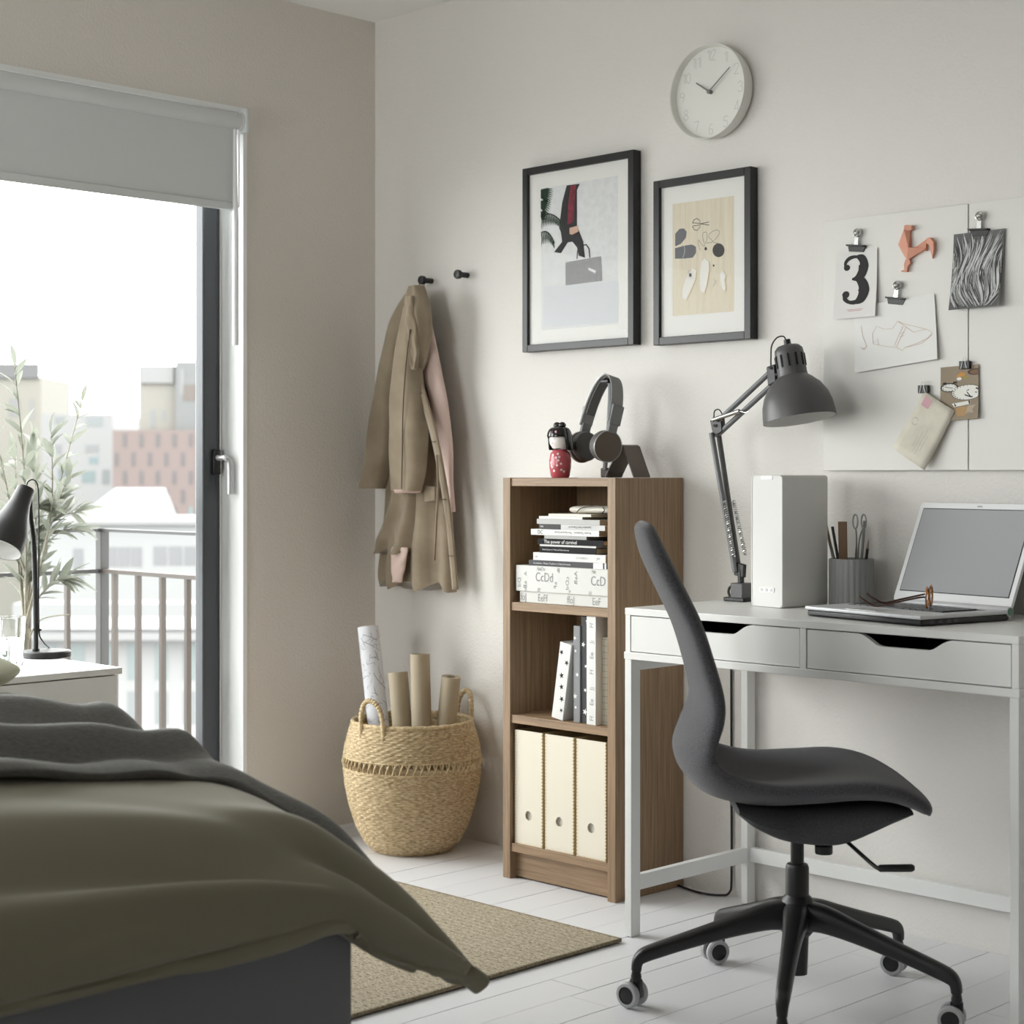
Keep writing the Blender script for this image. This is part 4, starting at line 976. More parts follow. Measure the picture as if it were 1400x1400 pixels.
# ================================================================== CLOCK
ck = on_y(966, 124.5, -.043)
cl = thing('wall_clock', 'round white wall clock with dotted numerals', 'clock', (ck.x, 0, ck.z-.12))
CR = .1215
T = Matrix.Translation((ck.x, 0, ck.z)) @ Matrix.Rotation(PI/2, 4, 'X')
m_clk = M('clock_white', (226, 225, 220), .45)
obj('case', MB().lathe([(0, .004), (CR-.006, .004), (CR-.003, .02), (CR, .043), (CR-.0012, .0445), (CR-.0035, .043), (CR-.007, .024), (0, .024)], 72, T), m_clk, cl, smooth=35)
obj('dial', MB().lathe([(0, .0238), (CR-.0075, .0238), (CR-.0075, .0245), (0, .0245)], 72, T), M('dial_white', (232, 231, 227), .6), cl, smooth=30)
DG = {'1': [[(.2, 1.3), (.5, 1.5), (.5, 0)], [(.75, 1.4), (.75, 0)]], '2': [[(0, 1.15), (.1, 1.4), (.4, 1.5), (.7, 1.4), (.75, 1.1), (.6, .8), (0, 0), (.8, 0)]],
      '3': [[(0, 1.3), (.2, 1.5), (.55, 1.5), (.75, 1.3), (.7, 1), (.4, .8), (.7, .65), (.8, .35), (.6, .05), (.25, 0), (0, .2)]], '4': [[(.8, .35), (0, .35), (.6, 1.5), (.6, 0)]],
      '5': [[(.75, 1.5), (.1, 1.5), (.05, .85), (.4, .95), (.75, .7), (.75, .3), (.5, 0), (.2, 0), (0, .15)]], '6': [[(.65, 1.4), (.4, 1.5), (.1, 1.1), (0, .5), (.15, .1), (.4, 0), (.7, .15), (.75, .5), (.55, .8), (.3, .8), (.05, .6)]],
      '7': [[(0, 1.5), (.8, 1.5), (.3, 0)]], '8': [[(.4, .8), (.1, 1.05), (.1, 1.35), (.4, 1.5), (.7, 1.35), (.7, 1.05), (.4, .8), (.05, .55), (.05, .2), (.4, 0), (.75, .2), (.75, .55), (.4, .8)]],
      '9': [[(.75, 1), (.5, .75), (.2, .75), (0, 1.05), (.1, 1.4), (.4, 1.5), (.7, 1.35), (.75, 1), (.65, .4), (.4, 0)]], '0': [[(.4, 0), (.1, .2), (0, .75), (.1, 1.3), (.4, 1.5), (.7, 1.3), (.8, .75), (.7, .2), (.4, 0)]]}
m_dot = M('dot_grey', (120, 120, 116), .6)
for hnum in range(1, 13):
    a = PI/6*hnum; cx, cz = ck.x+.094*math.sin(a), ck.z+.094*math.cos(a); s = str(hnum); sc = .0175; m = MB(); wtot = (.9*len(s)-.1)*sc
    for ci, ch in enumerate(s):
        for pl in DG[ch]:
            carry = 0; step = .19
            for (xa, ya), (xb, yb) in zip(pl[:-1], pl[1:]):
                Ls_ = math.hypot(xb-xa, yb-ya); t = carry
                while t <= Ls_:
                    f = t/Ls_; X = cx-wtot/2+(ci*.9+xa+(xb-xa)*f)*sc; Zz = cz-.75*sc+(ya+(yb-ya)*f)*sc
                    m.flat(ellipse(X, Zz, .00085, .00085, 6), wall, .0249); t += step
                carry = t-Ls_
    obj('numeral', m, m_dot, cl, solid='open', smooth=0)
m_hand = M('hand_grey', (128, 128, 124), .45)
def hand(nm, ang, L_, w, h):
    ux, uz = math.sin(ang), math.cos(ang)
    f = lambda a, b, hh: wall(ck.x+ux*a-uz*b, ck.z+uz*a+ux*b, hh)
    obj(nm, MB().prism([(-.006, -w), (L_, -w*.7), (L_, w*.7), (-.006, w)], f, h, h+.0012), m_hand, cl, smooth=0)
hand('hour_hand', math.radians(304), .052, .0022, .031); hand('minute_hand', math.radians(53), .084, .0017, .034)
obj('hand_hub', MB().lathe([(.0055, .0245), (.0055, .037), (.004, .038), (0, .038)], 20, T), m_hand, cl)

# ================================================================== PINBOARDS AND WHAT HANGS ON THEM
m_board = M('board_white', (224, 222, 218), .55)
BD = .017
b0 = on_y(1125, 303, -BD); b1 = on_y(1125, 643.5, -BD); bm = on_y(1324, 400, -BD).x
for i, (xa, xb, lab) in enumerate(((b0.x, bm-.0012, 'pale grey magnetic board with the calendar page and pink bird'), (bm+.0012, bm+.0012+(bm-b0.x), 'pale grey magnetic board with the hair photograph at its edge'))):
    t = thing('magnetic_board', lab, 'board', ((xa+xb)/2, 0, b1.z), group='magnetic boards above the desk')
    obj('panel', MB().box(xa, xb, -BD, -BD+.010, b1.z, b0.z), m_board, t, bevel=.0015)
    obj('rear_batten', MB().box(xa+.03, xb-.03, -BD+.010, -.0005, b1.z+.03, b0.z-.03), m_board, t)
def Z1(u, v): return (1100+u/3.5, 260+v/3.5)
def sheet3(pts, d, curl=.006, n=10):
    """paper with four corners (zoom px: tl, tr, br, bl), hanging d off the wall and curling out at its foot"""
    tl, tr, br, bl_ = [on_y(*Z1(*p), -d) for p in pts]
    def f(i, j):
        p = tl.lerp(tr, j).lerp(bl_.lerp(br, j), i); return p+Vector((0, -curl*i*i+.0015*math.sin(j*3), 0))
    return f
def put(f, off=.0006): return lambda a, b, h: Vector(f(b, a))+Vector((0, -off-h, 0))
m_pap2 = M('calendar_paper', (224, 222, 220), .75)
# calendar page with a bold 3
f = sheet3([(152, 293), (347, 275), (350, 604), (148, 620)], .021, .012)
cp = thing('calendar_page', 'calendar page with a bold black number three', 'calendar', f(1, .5))
obj('sheet', MB().grid(8, 6, f), m_pap2, cp, solid='open')
q = MB()
def th3(pts, w): q.ribbon([(p.x, p.y) for p in spline([Vector((a, b, 0)) for a, b in pts], 6)], w, put(f))
def wl(lst, n): return [interp([i*6 for i in range(len(lst))], lst, i) for i in range(n)]
top3 = [(.25, .29), (.23, .19), (.33, .12), (.50, .105), (.63, .15), (.67, .24), (.62, .35), (.50, .415), (.40, .43)]
th3(top3, wl([.03, .07, .06, .04, .16, .25, .20, .07, .025], 49))
bot3 = [(.40, .43), (.52, .435), (.64, .50), (.69, .60), (.64, .70), (.52, .765), (.36, .765), (.24, .70), (.25, .63)]
th3(bot3, wl([.025, .07, .20, .28, .20, .07, .05, .08, .03], 49))
q.flat(ellipse(.27, .255, .075, .045, 18), put(f)); q.flat(ellipse(.27, .65, .085, .052, 18), put(f))
obj('number_three', q, m_ink, cp, solid='open', smooth=0)
q = MB()
for b, a0, a1 in ((.875, .32, .70), (.893, .35, .66)): q.flat([(a0, b), (a1, b), (a1, b+.006), (a0, b+.006)], put(f))
obj('small_print', q, M('print_pink', (190, 120, 124), .8), cp, solid='open', smooth=0)
# sketch of a shoe
f = sheet3([(360, 540), (620, 495), (643, 808), (248, 875)], .0215, .010)
def shoe_f(i, j, f0=f): return f0(i, j)
c4 = [on_y(*Z1(*p), -.0215) for p in ((232, 560), (620, 495), (643, 808), (248, 875))]
def f(i, j): p = c4[0].lerp(c4[1], j).lerp(c4[3].lerp(c4[2], j), i); return p+Vector((0, -.010*i*i*(.5+.5*abs(j-.5)), 0))
sk = thing('shoe_sketch', 'white sheet with brown line sketch of a shoe', 'drawing', f(1, .5))
obj('sheet', MB().grid(8, 8, f), m_paper, sk, solid='open')
def inv(p):   # zoom px -> sheet coordinates
    w = on_y(*Z1(*p), -.0225); ex = c4[1]-c4[0]; ez = c4[3]-c4[0]; d = w-c4[0]
    det = ex.x*ez.z-ex.z*ez.x; return ((d.x*ez.z-d.z*ez.x)/det, (ex.x*d.z-ex.z*d.x)/det)
q = MB()
for pts in ([(330, 735), (325, 690), (345, 652), (380, 668), (420, 665), (445, 630), (480, 645), (540, 660), (590, 675), (610, 690), (590, 715), (540, 740), (480, 760), (470, 775), (440, 758), (380, 750), (330, 738)],
            [(445, 630), (520, 685), (580, 672)], [(430, 750), (450, 700), (470, 655)], [(440, 755), (462, 705), (485, 660)], [(460, 690), (478, 684)], [(455, 708), (474, 700)], [(270, 650), (280, 700), (300, 750), (280, 765)], [(300, 745), (290, 765), (270, 752)], [(330, 735), (350, 715), (355, 745)], [(480, 760), (560, 742), (610, 700)]):
    q.ribbon([inv(p) for p in pts], .004, put(f, .0008))
obj('sketch_line', q, M('sepia_ink', (186, 152, 128), .8), sk, solid='open', smooth=0)
# photograph of hair
f = sheet3([(714, 212), (957, 183), (945, 555), (706, 577)], .0225, .016)
hp_ = thing('hair_photograph', 'black and white photograph of wavy hair', 'photograph', f(1, .5))
m_hairp = bpy.data.materials.new('hair_print'); m_hairp.use_nodes = True; nt = m_hairp.node_tree
obj('print', MB().grid(10, 8, f), M('print_midgrey', (88, 88, 88), .5), hp_, solid='open')
rr = random.Random(4)
qs = [MB(), MB(), MB()]
for i in range(560):
    k3 = i % 3; a0 = rr.uniform(-.15, 1.4); b0_ = rr.uniform(.0, .75); L_ = rr.uniform(.2, .5); ja = rr.uniform(-.5, .5); pts = []
    for s in range(9):
        t = s/8; b = b0_+L_*t; a = a0+(.13*math.sin(b*6+a0*3+ja)*(.4+b))-(.55*(b-.3)*sm(.35, .9, a0))+.12*b*(1-a0)
        if b < .985 and .015 < a < .985: pts.append((a, b))
    if len(pts) > 3: qs[k3].ribbon(pts, [.004+.016*math.sin(PI*(j+.3)/len(pts)) for j in range(len(pts))], put(f, .0005+.0000025*i))
for k3, c_ in enumerate((66, 150, 206)): obj('printed_strands', qs[k3], M('hair_grey_%d' % c_, (c_, c_, c_), .5), hp_, solid='open', smooth=0)
# postcard of clocks
f = sheet3([(651, 849), (832, 832), (836, 1092), (652, 1108)], .0215, .006)
pc = thing('postcard', 'brown postcard printed with clock faces and shells', 'postcard', f(1, .5))
obj('card', MB().grid(4, 4, f), M('card_brown', (142, 126, 104), .6), pc, solid='open')
def C4(pts): return [((p[0]-5)/606., (p[1]-240)/960.) for p in pts]   # postcard crop px -> card coordinates
def cc(nm, pts, mt, h): obj(nm, MB().flat(C4(pts), put(f, h)), mt, pc, solid='open', smooth=0)
cc('printed_clock_rim', ellipse(145, 610, 140, 80, 24), m_ink, .0005); cc('printed_clock_face', ellipse(145, 612, 118, 64, 24), pwh, .0007)
big = [(min(608, a), b) for a, b in ellipse(430, 720, 250, 138, 30)]; cc('printed_dial_rim', big, M('print_charcoal'), .0005)
cc('printed_dial', [(min(607, a), b) for a, b in ellipse(430, 720, 240, 130, 30)], pwh, .0007)
q = MB(); q.ribbon(C4([(290, 715), (340, 690), (300, 720), (490, 805), (520, 805)]), .022, put(f, .0009)); q.ribbon(C4([(490, 805), (410, 690), (460, 675)]), .022, put(f, .0009)); q.ribbon(C4([(75, 590), (140, 612), (205, 625)]), .010, put(f, .0009)); q.flat(C4([(560, 660), (590, 645), (606, 670), (606, 690)]), put(f, .0009)); q.flat(C4([(550, 720), (600, 730), (570, 745)]), put(f, .0009))
for i in range(12):
    a = 2*PI*i/12; q.ribbon(C4([(145+92*math.cos(a), 612+50*math.sin(a)), (145+110*math.cos(a), 612+60*math.sin(a))]), .012, put(f, .0009))
for i in range(7, 19):
    a = 2*PI*i/24; q.ribbon(C4([(430+205*math.cos(a), 720+110*math.sin(a)), (430+228*math.cos(a), 720+123*math.sin(a))]), .014, put(f, .0009))
q.flat(C4([(30, 545), (60, 510), (110, 520), (95, 545)]), put(f, .0009)); q.flat(C4([(200, 540), (215, 508), (265, 515), (275, 545)]), put(f, .0009))
obj('printed_numeral', q, m_ink, pc, solid='open', smooth=0)
cc('printed_bowl', [(min(608, a), b) for a, b in ellipse(560, 365, 125, 58, 20)], M('print_umber', (66, 50, 40), .7), .0005); cc('printed_bowl_inside', [(min(608, a), b) for a, b in ellipse(565, 368, 95, 42, 20)], M('print_brown', (120, 90, 66), .7), .0007)
cc('printed_shell', [(245, 425), (330, 350), (410, 380), (380, 430), (300, 440)], M('print_amber', (196, 140, 70), .7), .0006); cc('printed_shell', [(340, 480), (400, 425), (460, 440), (420, 475)], M('print_olive', (160, 142, 60), .7), .0006); cc('printed_shell', ellipse(300, 470, 40, 28, 14), pwh, .0006)
cc('printed_shell', [(210, 1010), (330, 960), (440, 980), (400, 1130), (290, 1130)], M('print_amber2', (176, 140, 96), .7), .0006); cc('printed_star', [(440, 960), (575, 945), (520, 1030), (540, 1090), (450, 1080), (410, 1110)], M('print_sand', (176, 160, 140), .7), .0007)
cc('printed_stripes', [(190, 900), (480, 870), (490, 930), (230, 965)], pwh, .0006)
q = MB()
for i in range(6): q.flat(C4([(225+45*i, 898-5*i), (250+45*i, 895-5*i), (262+45*i, 950-5*i), (240+45*i, 955-5*i)]), put(f, .0008))
obj('printed_stripe', q, m_ink, pc, solid='open', smooth=0)
# envelope
e4 = [on_y(*Z1(*p), -.026) for p in ((575, 962), (720, 1055), (585, 1340), (432, 1232))]
def f(i, j): p = e4[0].lerp(e4[1], j).lerp(e4[3].lerp(e4[2], j), i); return p+Vector((0, -.010*math.sin(PI*j)*.4-.010*i*i, 0))
en = thing('envelope', 'creased cream envelope with pink stamp hanging askew', 'envelope', f(1, .5))
obj('body', MB().grid(8, 6, f), M('envelope_cream', (222, 216, 202), .8, vary=(18, 14), bump=(30, .4, .002)), en, solid=.002)
obj('stamp', MB().flat([(.10, .05), (.34, .05), (.34, .20), (.10, .20)], put(f, .0016)), M('stamp_pink', (206, 164, 172), .8), en, solid='open', smooth=0)
q = MB()
for b, a0, a1 in ((.45, .62, .80), (.52, .50, .85), (.60, .45, .88), (.68, .55, .80)): q.ribbon([(a, .42+(a-.4)*.9) if False else (b, a) for a in [a0+(a1-a0)*i/8 for i in range(9)]], .006, put(f, .0016))
q.ribbon([(x_, y_) for x_, y_ in ellipse(.18, .46, .09, .055, 20)], .008, put(f, .0016))
obj('handwriting', q, M('faded_ink', (170, 162, 152), .8), en, solid='open', smooth=0)
# clips
m_clipd = M('clip_dark', (52, 52, 52), .35, metal=.4)
def bulldog(u, v, label, ang=-.12):
    p = on_y(u, v, -.03)
    t = thing('bulldog_clip', label, 'clip', (p.x, -.02, p.z), group='bulldog clips on the magnetic boards')
    R = Matrix.Translation((p.x, -.0185, p.z)) @ Matrix.Rotation(-ang, 4, 'Y')
    g = lambda a, b, h: R @ Vector((a, -h, b))
    obj('jaw', MB().prism([(-.026, .006), (.026, .006), (.020, -.010), (-.021, -.010)], g, .0, .004).prism([(-.026, .006), (.026, .006), (.023, .002), (-.023, .002)], g, .004, .014), m_clipd, t, bevel=.001)
    obj('spring_tab', MB().prism([(-.006, .004), (.006, .004), (.0045, .028), (-.0045, .028)], g, .006, .008), m_chrome, t)
    obj('finger_ring', MB().tube([g(.0085*math.cos(a), .034+.0085*math.sin(a), .008) for a in [2*PI*i/20 for i in range(20)]], .0024, 8, loop=True), m_chrome, t)
    obj('magnet_knob', superq(*g(0, .034, .010), .0055, .0045, .0055, 0, 16, 10), m_chrome, t)
bulldog(1168.5, 338, 'bulldog clip holding the calendar page'); bulldog(1222.5, 410, 'bulldog clip holding the shoe sketch', -.15); bulldog(1336.5, 316, 'bulldog clip holding the hair photograph', -.08)
def binder(u, v, label):
    p = on_y(u, v, -.028)
    t = thing('binder_clip', label, 'clip', (p.x, -.02, p.z), group='black binder clips on the magnetic boards')
    g = lambda a, b, h: (p.x+a, -.019-h, p.z+b)
    obj('spring_body', MB().prism([(-.0135, -.009), (.0135, -.009), (.0135, .009), (-.0135, .009)], g, .0, .009), m_black, t, bevel=.0015)
    obj('wire_handle', MB().tube(spline([g(-.0075, -.008, .010), g(-.004, .004, .0105), g(-.0035, .012, .009), g(0, .018, .008), g(.0035, .012, .009), g(.004, .004, .0105), g(.0075, -.008, .010)], 4), .0010, 6), M('white_wire', (235, 235, 235), .3), t)
binder(1261.5, 532, 'black binder clip holding the cream envelope'); binder(1318, 499, 'black binder clip holding the brown postcard')
# folded paper bird
og = on_y(*Z1(520, 390), -.02)
t = thing('origami_rooster', 'folded salmon pink paper rooster on the board', 'origami', og)
m_or = M('salmon_paper', (212, 152, 130), .7)
def facet(nm, pts, ds, dep=.004):
    P = [on_y(*Z1(*p), -BD) for p in pts]; m = MB(); n = len(P)
    F_ = [Vector((p.x, -BD-.0015-d, p.z)) for p, d in zip(P, ds)]; B_ = [Vector((p.x, -BD-.0008, p.z)) for p in P]
    m.v = F_+B_; m.f = [tuple(range(n)), tuple(range(n, 2*n))[::-1]]+[(i, n+i, n+(i+1) % n, (i+1) % n) for i in range(n)]
    obj(nm, m, m_or, t, smooth=0)
facet('head', [(492, 172), (505, 168), (526, 172), (527, 192), (512, 196), (490, 190)], [.012]*6)
facet('neck', [(490, 190), (512, 192), (512, 277), (453, 262)], [.012, .004, .012, .003])
facet('breast', [(453, 262), (512, 277), (586, 282), (500, 337)], [.003, .014, .006, .008])
facet('back', [(512, 277), (545, 272), (592, 234), (590, 292), (586, 282)], [.006, .008, .004, .010, .006])
facet('tail', [(592, 234), (612, 228), (631, 250), (630, 290), (617, 328), (613, 300), (608, 265), (592, 258)], [.008, .011, .012, .010, .004, .006, .008, .006])
facet('leg', [(494, 332), (512, 332), (516, 350), (503, 366), (500, 392), (472, 392), (474, 386), (488, 382), (486, 356)], [.008]*9)

# ================================================================== DESK
DX0, DX1, DYF, DYB, DZT = 1.457, 2.457, -.48, -.012, .76
dk = thing('desk', 'white desk with two drawers and slim steel legs', 'desk', ((DX0+DX1)/2, (DYF+DYB)/2, 0))
obj('desk_top', MB().box(DX0, DX1, DYF, DYB, .7435, DZT), m_white, dk, bevel=.0015)
obj('bottom_panel', MB().box(DX0-.0015, DX1+.0015, DYF-.0015, DYB, .642, .6585), m_white, dk, bevel=.001)
obj('side_panel', MB().box(DX0+.001, DX0+.016, DYF+.001, DYB, .6585, .7435), m_white, dk, bevel=.0008)
obj('side_panel', MB().box(DX1-.016, DX1-.001, DYF+.001, DYB, .6585, .7435), m_white, dk, bevel=.0008)
DM = (DX0+DX1)/2
obj('divider', MB().box(DM-.008, DM+.008, DYF+.001, DYB, .6585, .7435), m_white, dk, bevel=.0008)
obj('back_panel', MB().box(DX0+.016, DX1-.016, DYB-.01, DYB, .6585, .7435), m_white, dk)
for xa, xb in ((DX0+.016, DM-.008), (DM+.008, DX1-.016)):
    a, b = xa+.0022, xb-.0022; c = (a+b)/2; zt, zb = .7415, .6605; n0 = zt-.0235
    poly = [(a, zb), (b, zb), (b, zt), (c+.108, zt), (c+.098, zt-.0025), (c+.088, zt-.007), (c+.068, zt-.0195), (c+.060, n0+.0012), (c+.050, n0), (c-.050, n0), (c-.060, n0+.0012), (c-.068, zt-.0195), (c-.088, zt-.007), (c-.098, zt-.0025), (c-.108, zt), (a, zt)]
    dr = obj('drawer', MB().prism(poly, lambda p, q_, h: (p, DYF+.002+h, q_), 0, .014), m_white, dk, smooth=25)
    obj('drawer_box', MB().box(a+.008, a+.018, DYF+.016, DYB-.03, zb+.004, zt-.004).box(b-.018, b-.008, DYF+.016, DYB-.03, zb+.004, zt-.004).box(a+.018, b-.018, DYF+.016, DYB-.03, zb+.004, zb+.010), M('drawer_dark', (64, 66, 62), .7), dr)
LZ = .642; lw, ldp = .020, .032
for xa in (DX0, DX1-lw):
    for ya, yb in ((DYF, DYF+ldp), (DYB-ldp, DYB)):
        obj('leg', MB().box(xa, xa+lw, ya, yb, .0005, LZ), m_whitemetal, dk, bevel=.0015)
    obj('side_rail', MB().box(xa+.001, xa+lw-.001, DYF+ldp, DYB-ldp, .105, .140), m_whitemetal, dk, bevel=.001)
    obj('side_apron', MB().box(xa+.001, xa+lw-.001, DYF+ldp, DYB-ldp, .615, .642), m_whitemetal, dk, bevel=.001)
obj('back_rail', MB().box(DX0+lw, DX1-lw, DYB-.022, DYB-.004, .105, .140), m_whitemetal, dk, bevel=.001)
pcb = [on_y(998, 900, -.012), on_y(998, 1000, -.012), on_y(999, 1150, -.012)]
cb = [Vector((p.x, -.006, p.z)) for p in pcb]
xx = cb[0].x
path = [(xx, -.007, .62), (xx+.001, -.007, .3), (xx+.002, -.008, .06), (xx, -.014, .012), (xx-.02, -.03, .004), (xx-.07, -.045, .004), (xx-.14, -.03, .004), (xx-.19, -.012, .004)]
tag(obj('power_cable', MB().tube(spline(path, 6), .003, 8), m_black), 'black power cable running down the wall behind the desk', 'cable')

# ================================================================== DESK LAMP
m_tl = M('lamp_dark_grey', (84, 83, 84), .4); m_tarm = M('arm_grey', (108, 108, 111), .4)
LY = -.125
def D(u, v, dy=0): return on_y(u, v, LY+dy)
bp = on_y(1012, 812, LY); bp.z = DZT
tl = thing('desk_lamp', 'dark grey swing arm lamp clamped to the desk', 'lamp', bp)
obj('clamp_block', MB().box(bp.x-.014, bp.x+.024, LY-.022, LY+.022, DZT+.0005, DZT+.045), m_tl, tl, bevel=.003)
obj('clamp_plate', MB().box(bp.x-.032, bp.x+.03, LY-.026, LY+.026, DZT+.0003, DZT+.010), m_black, tl, bevel=.002)
obj('clamp_loop', MB().tube(spline([(bp.x-.028, LY, DZT+.005), (bp.x-.036, LY, DZT+.02), (bp.x-.03, LY, DZT+.034), (bp.x-.012, LY, DZT+.036)], 5), .003, 8), m_black, tl)
obj('swivel', MB().tube([D(1013, 800), D(1013, 786), D(1011, 775)], [.008, .008, .007], 12), m_black, tl)
obj('pivot_plate', MB().prism([(p.x, p.z) for p in (D(1005, 786), D(1018, 790), D(1019, 772), D(1005, 768))], lambda a, b, h: (a, LY+h, b), -.006, .006), m_black, tl, bevel=.002)
for o_ in (-.009, .009):
    obj('lower_arm', MB().tube([D(1008+o_*300, 782, o_), D(977.5+o_*520, 592, o_)], .0066, 10, flat=1), m_tarm if o_ < 0 else m_tl, tl)
for (a, b) in (((990, 685), (1003, 760)), ((1003, 685), (1019, 758))):
    p0, p1 = D(*a, -.016), D(*b, -.016)
    m = MB(); n = 150; ax = (p1-p0); e1 = Vector((0, 1, 0)); e2 = ax.normalized().cross(e1)
    m.tube([p0+ax*(i/n)+(e1*math.cos(i*1.05)+e2*math.sin(i*1.05))*.0042 for i in range(n+1)], .0016, 5)
    obj('spring', m, m_chrome, tl)
    for p in (p0, p1): obj('spring_pin', MB().tube([p+Vector((-.004, .004, 0)), p+Vector((.008, -.006, 0))], .0025, 8), m_chrome, tl)
obj('elbow_plate', MB().prism([(p.x, p.z) for p in (D(973, 575), D(988, 568), D(990, 590), D(978, 598))], lambda a, b, h: (a, LY+h, b), -.008, .008), m_black, tl, bevel=.002)
for (u, v) in ((977, 582), (979, 595), (986, 574)): obj('elbow_bolt', MB().tube([D(u, v, -.013), D(u, v, .013)], .0038, 10), m_chrome, tl)
obj('upper_arm', MB().tube([D(988, 570), D(1055, 507)], .0068, 10), m_tarm, tl)
obj('upper_arm', MB().tube([D(982, 594), D(1056, 526)], .0068, 10), m_tarm, tl)
p0, p1 = D(975, 574, -.016), D(1011, 562, -.016)
obj('spring_cover', MB().tube([p0, p1], .0055, 10), m_chrome, tl); obj('spring_hook', MB().tube(spline([p1, D(1019, 564, -.014), D(1024, 562, -.014)], 4), .0012, 6), m_chrome, tl)
obj('head_bracket', MB().prism([(p.x, p.z) for p in (D(1051, 502), D(1062, 498), D(1064, 522), D(1053, 528))], lambda a, b, h: (a, LY+h, b), -.010, .010), m_black, tl, bevel=.002)
for (u, v) in ((1053, 503), (1054, 526), (1061, 512)): obj('bracket_bolt', MB().tube([D(u, v, -.015), D(u, v, .012)], .0034, 10), m_chrome, tl)
s0, s1 = D(1077, 471), D(1093.5, 573.5); ax = s1-s0; Ls = ax.length
T = Matrix.Translation(s0) @ ax.to_track_quat('Z', 'Y').to_matrix().to_4x4(); q_ = Ls/.175
sp = [(.010, 0), (.026, .004*q_), (.0335, .012*q_), (.0345, .022*q_), (.0350, .068*q_), (.036, .074*q_), (.044, .080*q_), (.062, .096*q_), (.076, .118*q_), (.083, .140*q_), (.0862, .165*q_), (.0868, Ls), (.0850, Ls)]
obj('shade', MB().lathe(sp, 56, T, caps=False), m_tl, tl)
obj('shade_lining', MB().lathe([(.0852, Ls), (.0845, .165*q_), (.081, .140*q_), (.074, .118*q_), (.060, .098*q_), (.042, .084*q_), (.030, .078*q_), (.0, .078*q_)], 56, T, caps=False), M('shade_inner_white', (224, 224, 222), .5), tl)
obj('bulb', superq(*(T @ Vector((0, 0, .115*q_))), .028, .028, .034, 0, 24, 14), M('bulb_white', (235, 235, 232), .3), tl)
m = MB()
for i in range(12):
    a = 2*PI*i/12; m.cbox(T @ Vector((.0349*math.cos(a), .0349*math.sin(a), .040*q_)), (.003, .0042, .030), (T.to_3x3() @ Matrix.Rotation(a, 3, 'Z')))
o = obj('vent_slot', m, M('slot_black', (6, 6, 6), .8), tl)
obj('shade_cap', MB().lathe([(.0, -.012), (.008, -.012), (.009, .003)], 16, T), m_black, tl)
obj('cord', MB().tube(spline([D(1075, 466), D(1071, 460), D(1062, 462), D(1055, 473), D(1054, 490), D(1054, 502)], 6), .0018, 8), m_black, tl)
obj('elbow_cord', MB().tube(spline([D(976, 572), D(977, 562), D(983, 560), D(988, 567)], 5), .0016, 8), m_black, tl)

# ================================================================== SPEAKER, PEN CUP, LAPTOP, GLASSES
s_o = on_z(1071, 832, DZT); sa = math.radians(-7)
spk = thing('speaker', 'white box speaker with fabric front on the desk', 'speaker', (s_o.x, s_o.y, DZT), sa)
m_spk = M('speaker_white', (214, 214, 210), .6, bump=(1200, .25, .0005)); m_spf = M('speaker_fabric', (222, 222, 219), .8, bump=(1500, .5, .0006))
sw, sd, sh = .100, .150, .3065
def rrect(x0, x1, z0, z1, r, n=5):
    out = []
    for cx, cz, a0 in ((x1-r, z0+r, -PI/2), (x1-r, z1-r, 0), (x0+r, z1-r, PI/2), (x0+r, z0+r, PI)):
        out += [(cx+r*math.cos(a0+PI/2*i/n), cz+r*math.sin(a0+PI/2*i/n)) for i in range(n+1)]
    return out
loc = lambda a, b, h: (a, h, b)
obj('cabinet', MB().prism(rrect(-sw, 0, .0005, sh, .008), loc, .004, sd), m_spk, spk, world=False, smooth=30)
obj('fabric_front', MB().prism(rrect(-sw+.0015, -.0015, .002, sh-.0015, .008), loc, -.002, .004), m_spf, spk, world=False, smooth=30, bevel=.0015)
obj('front_edge', MB().rings([[Vector((a, -.0005, b)) for a, b in rrect(-sw, 0, .0005, sh, .009)], [Vector((a, -.003, b)) for a, b in rrect(-sw+.0008, -.0008, .0013, sh-.0008, .009)], [Vector((a, -.003, b)) for a, b in rrect(-sw+.003, -.003, .0035, sh-.003, .008)], [Vector((a, .004, b)) for a, b in rrect(-sw+.003, -.003, .0035, sh-.003, .008)], [Vector((a, .004, b)) for a, b in rrect(-sw, 0, .0005, sh, .009)]], loop=True), m_spk, spk, world=False)
pl = obj('button_panel', MB().prism(rrect(-.074, -.026, .034, .047, .004), loc, -.0035, -.001), M('speaker_plastic', (236, 236, 233), .35), spk, world=False, bevel=.0006)
for bx in (-.065, -.050, -.035): obj('button', MB().prism(ellipse(bx, .0405, .0042, .0042, 16), loc, -.0045, -.002), M('button_grey', (200, 200, 198), .4), pl, world=False)
obj('cloth_tag', MB().prism([(-.068, sh-.010), (-.032, sh-.010), (-.032, sh-.001), (-.068, sh-.001)], loc, -.0035, -.001), M('speaker_plastic'), spk, world=False, bevel=.0005)

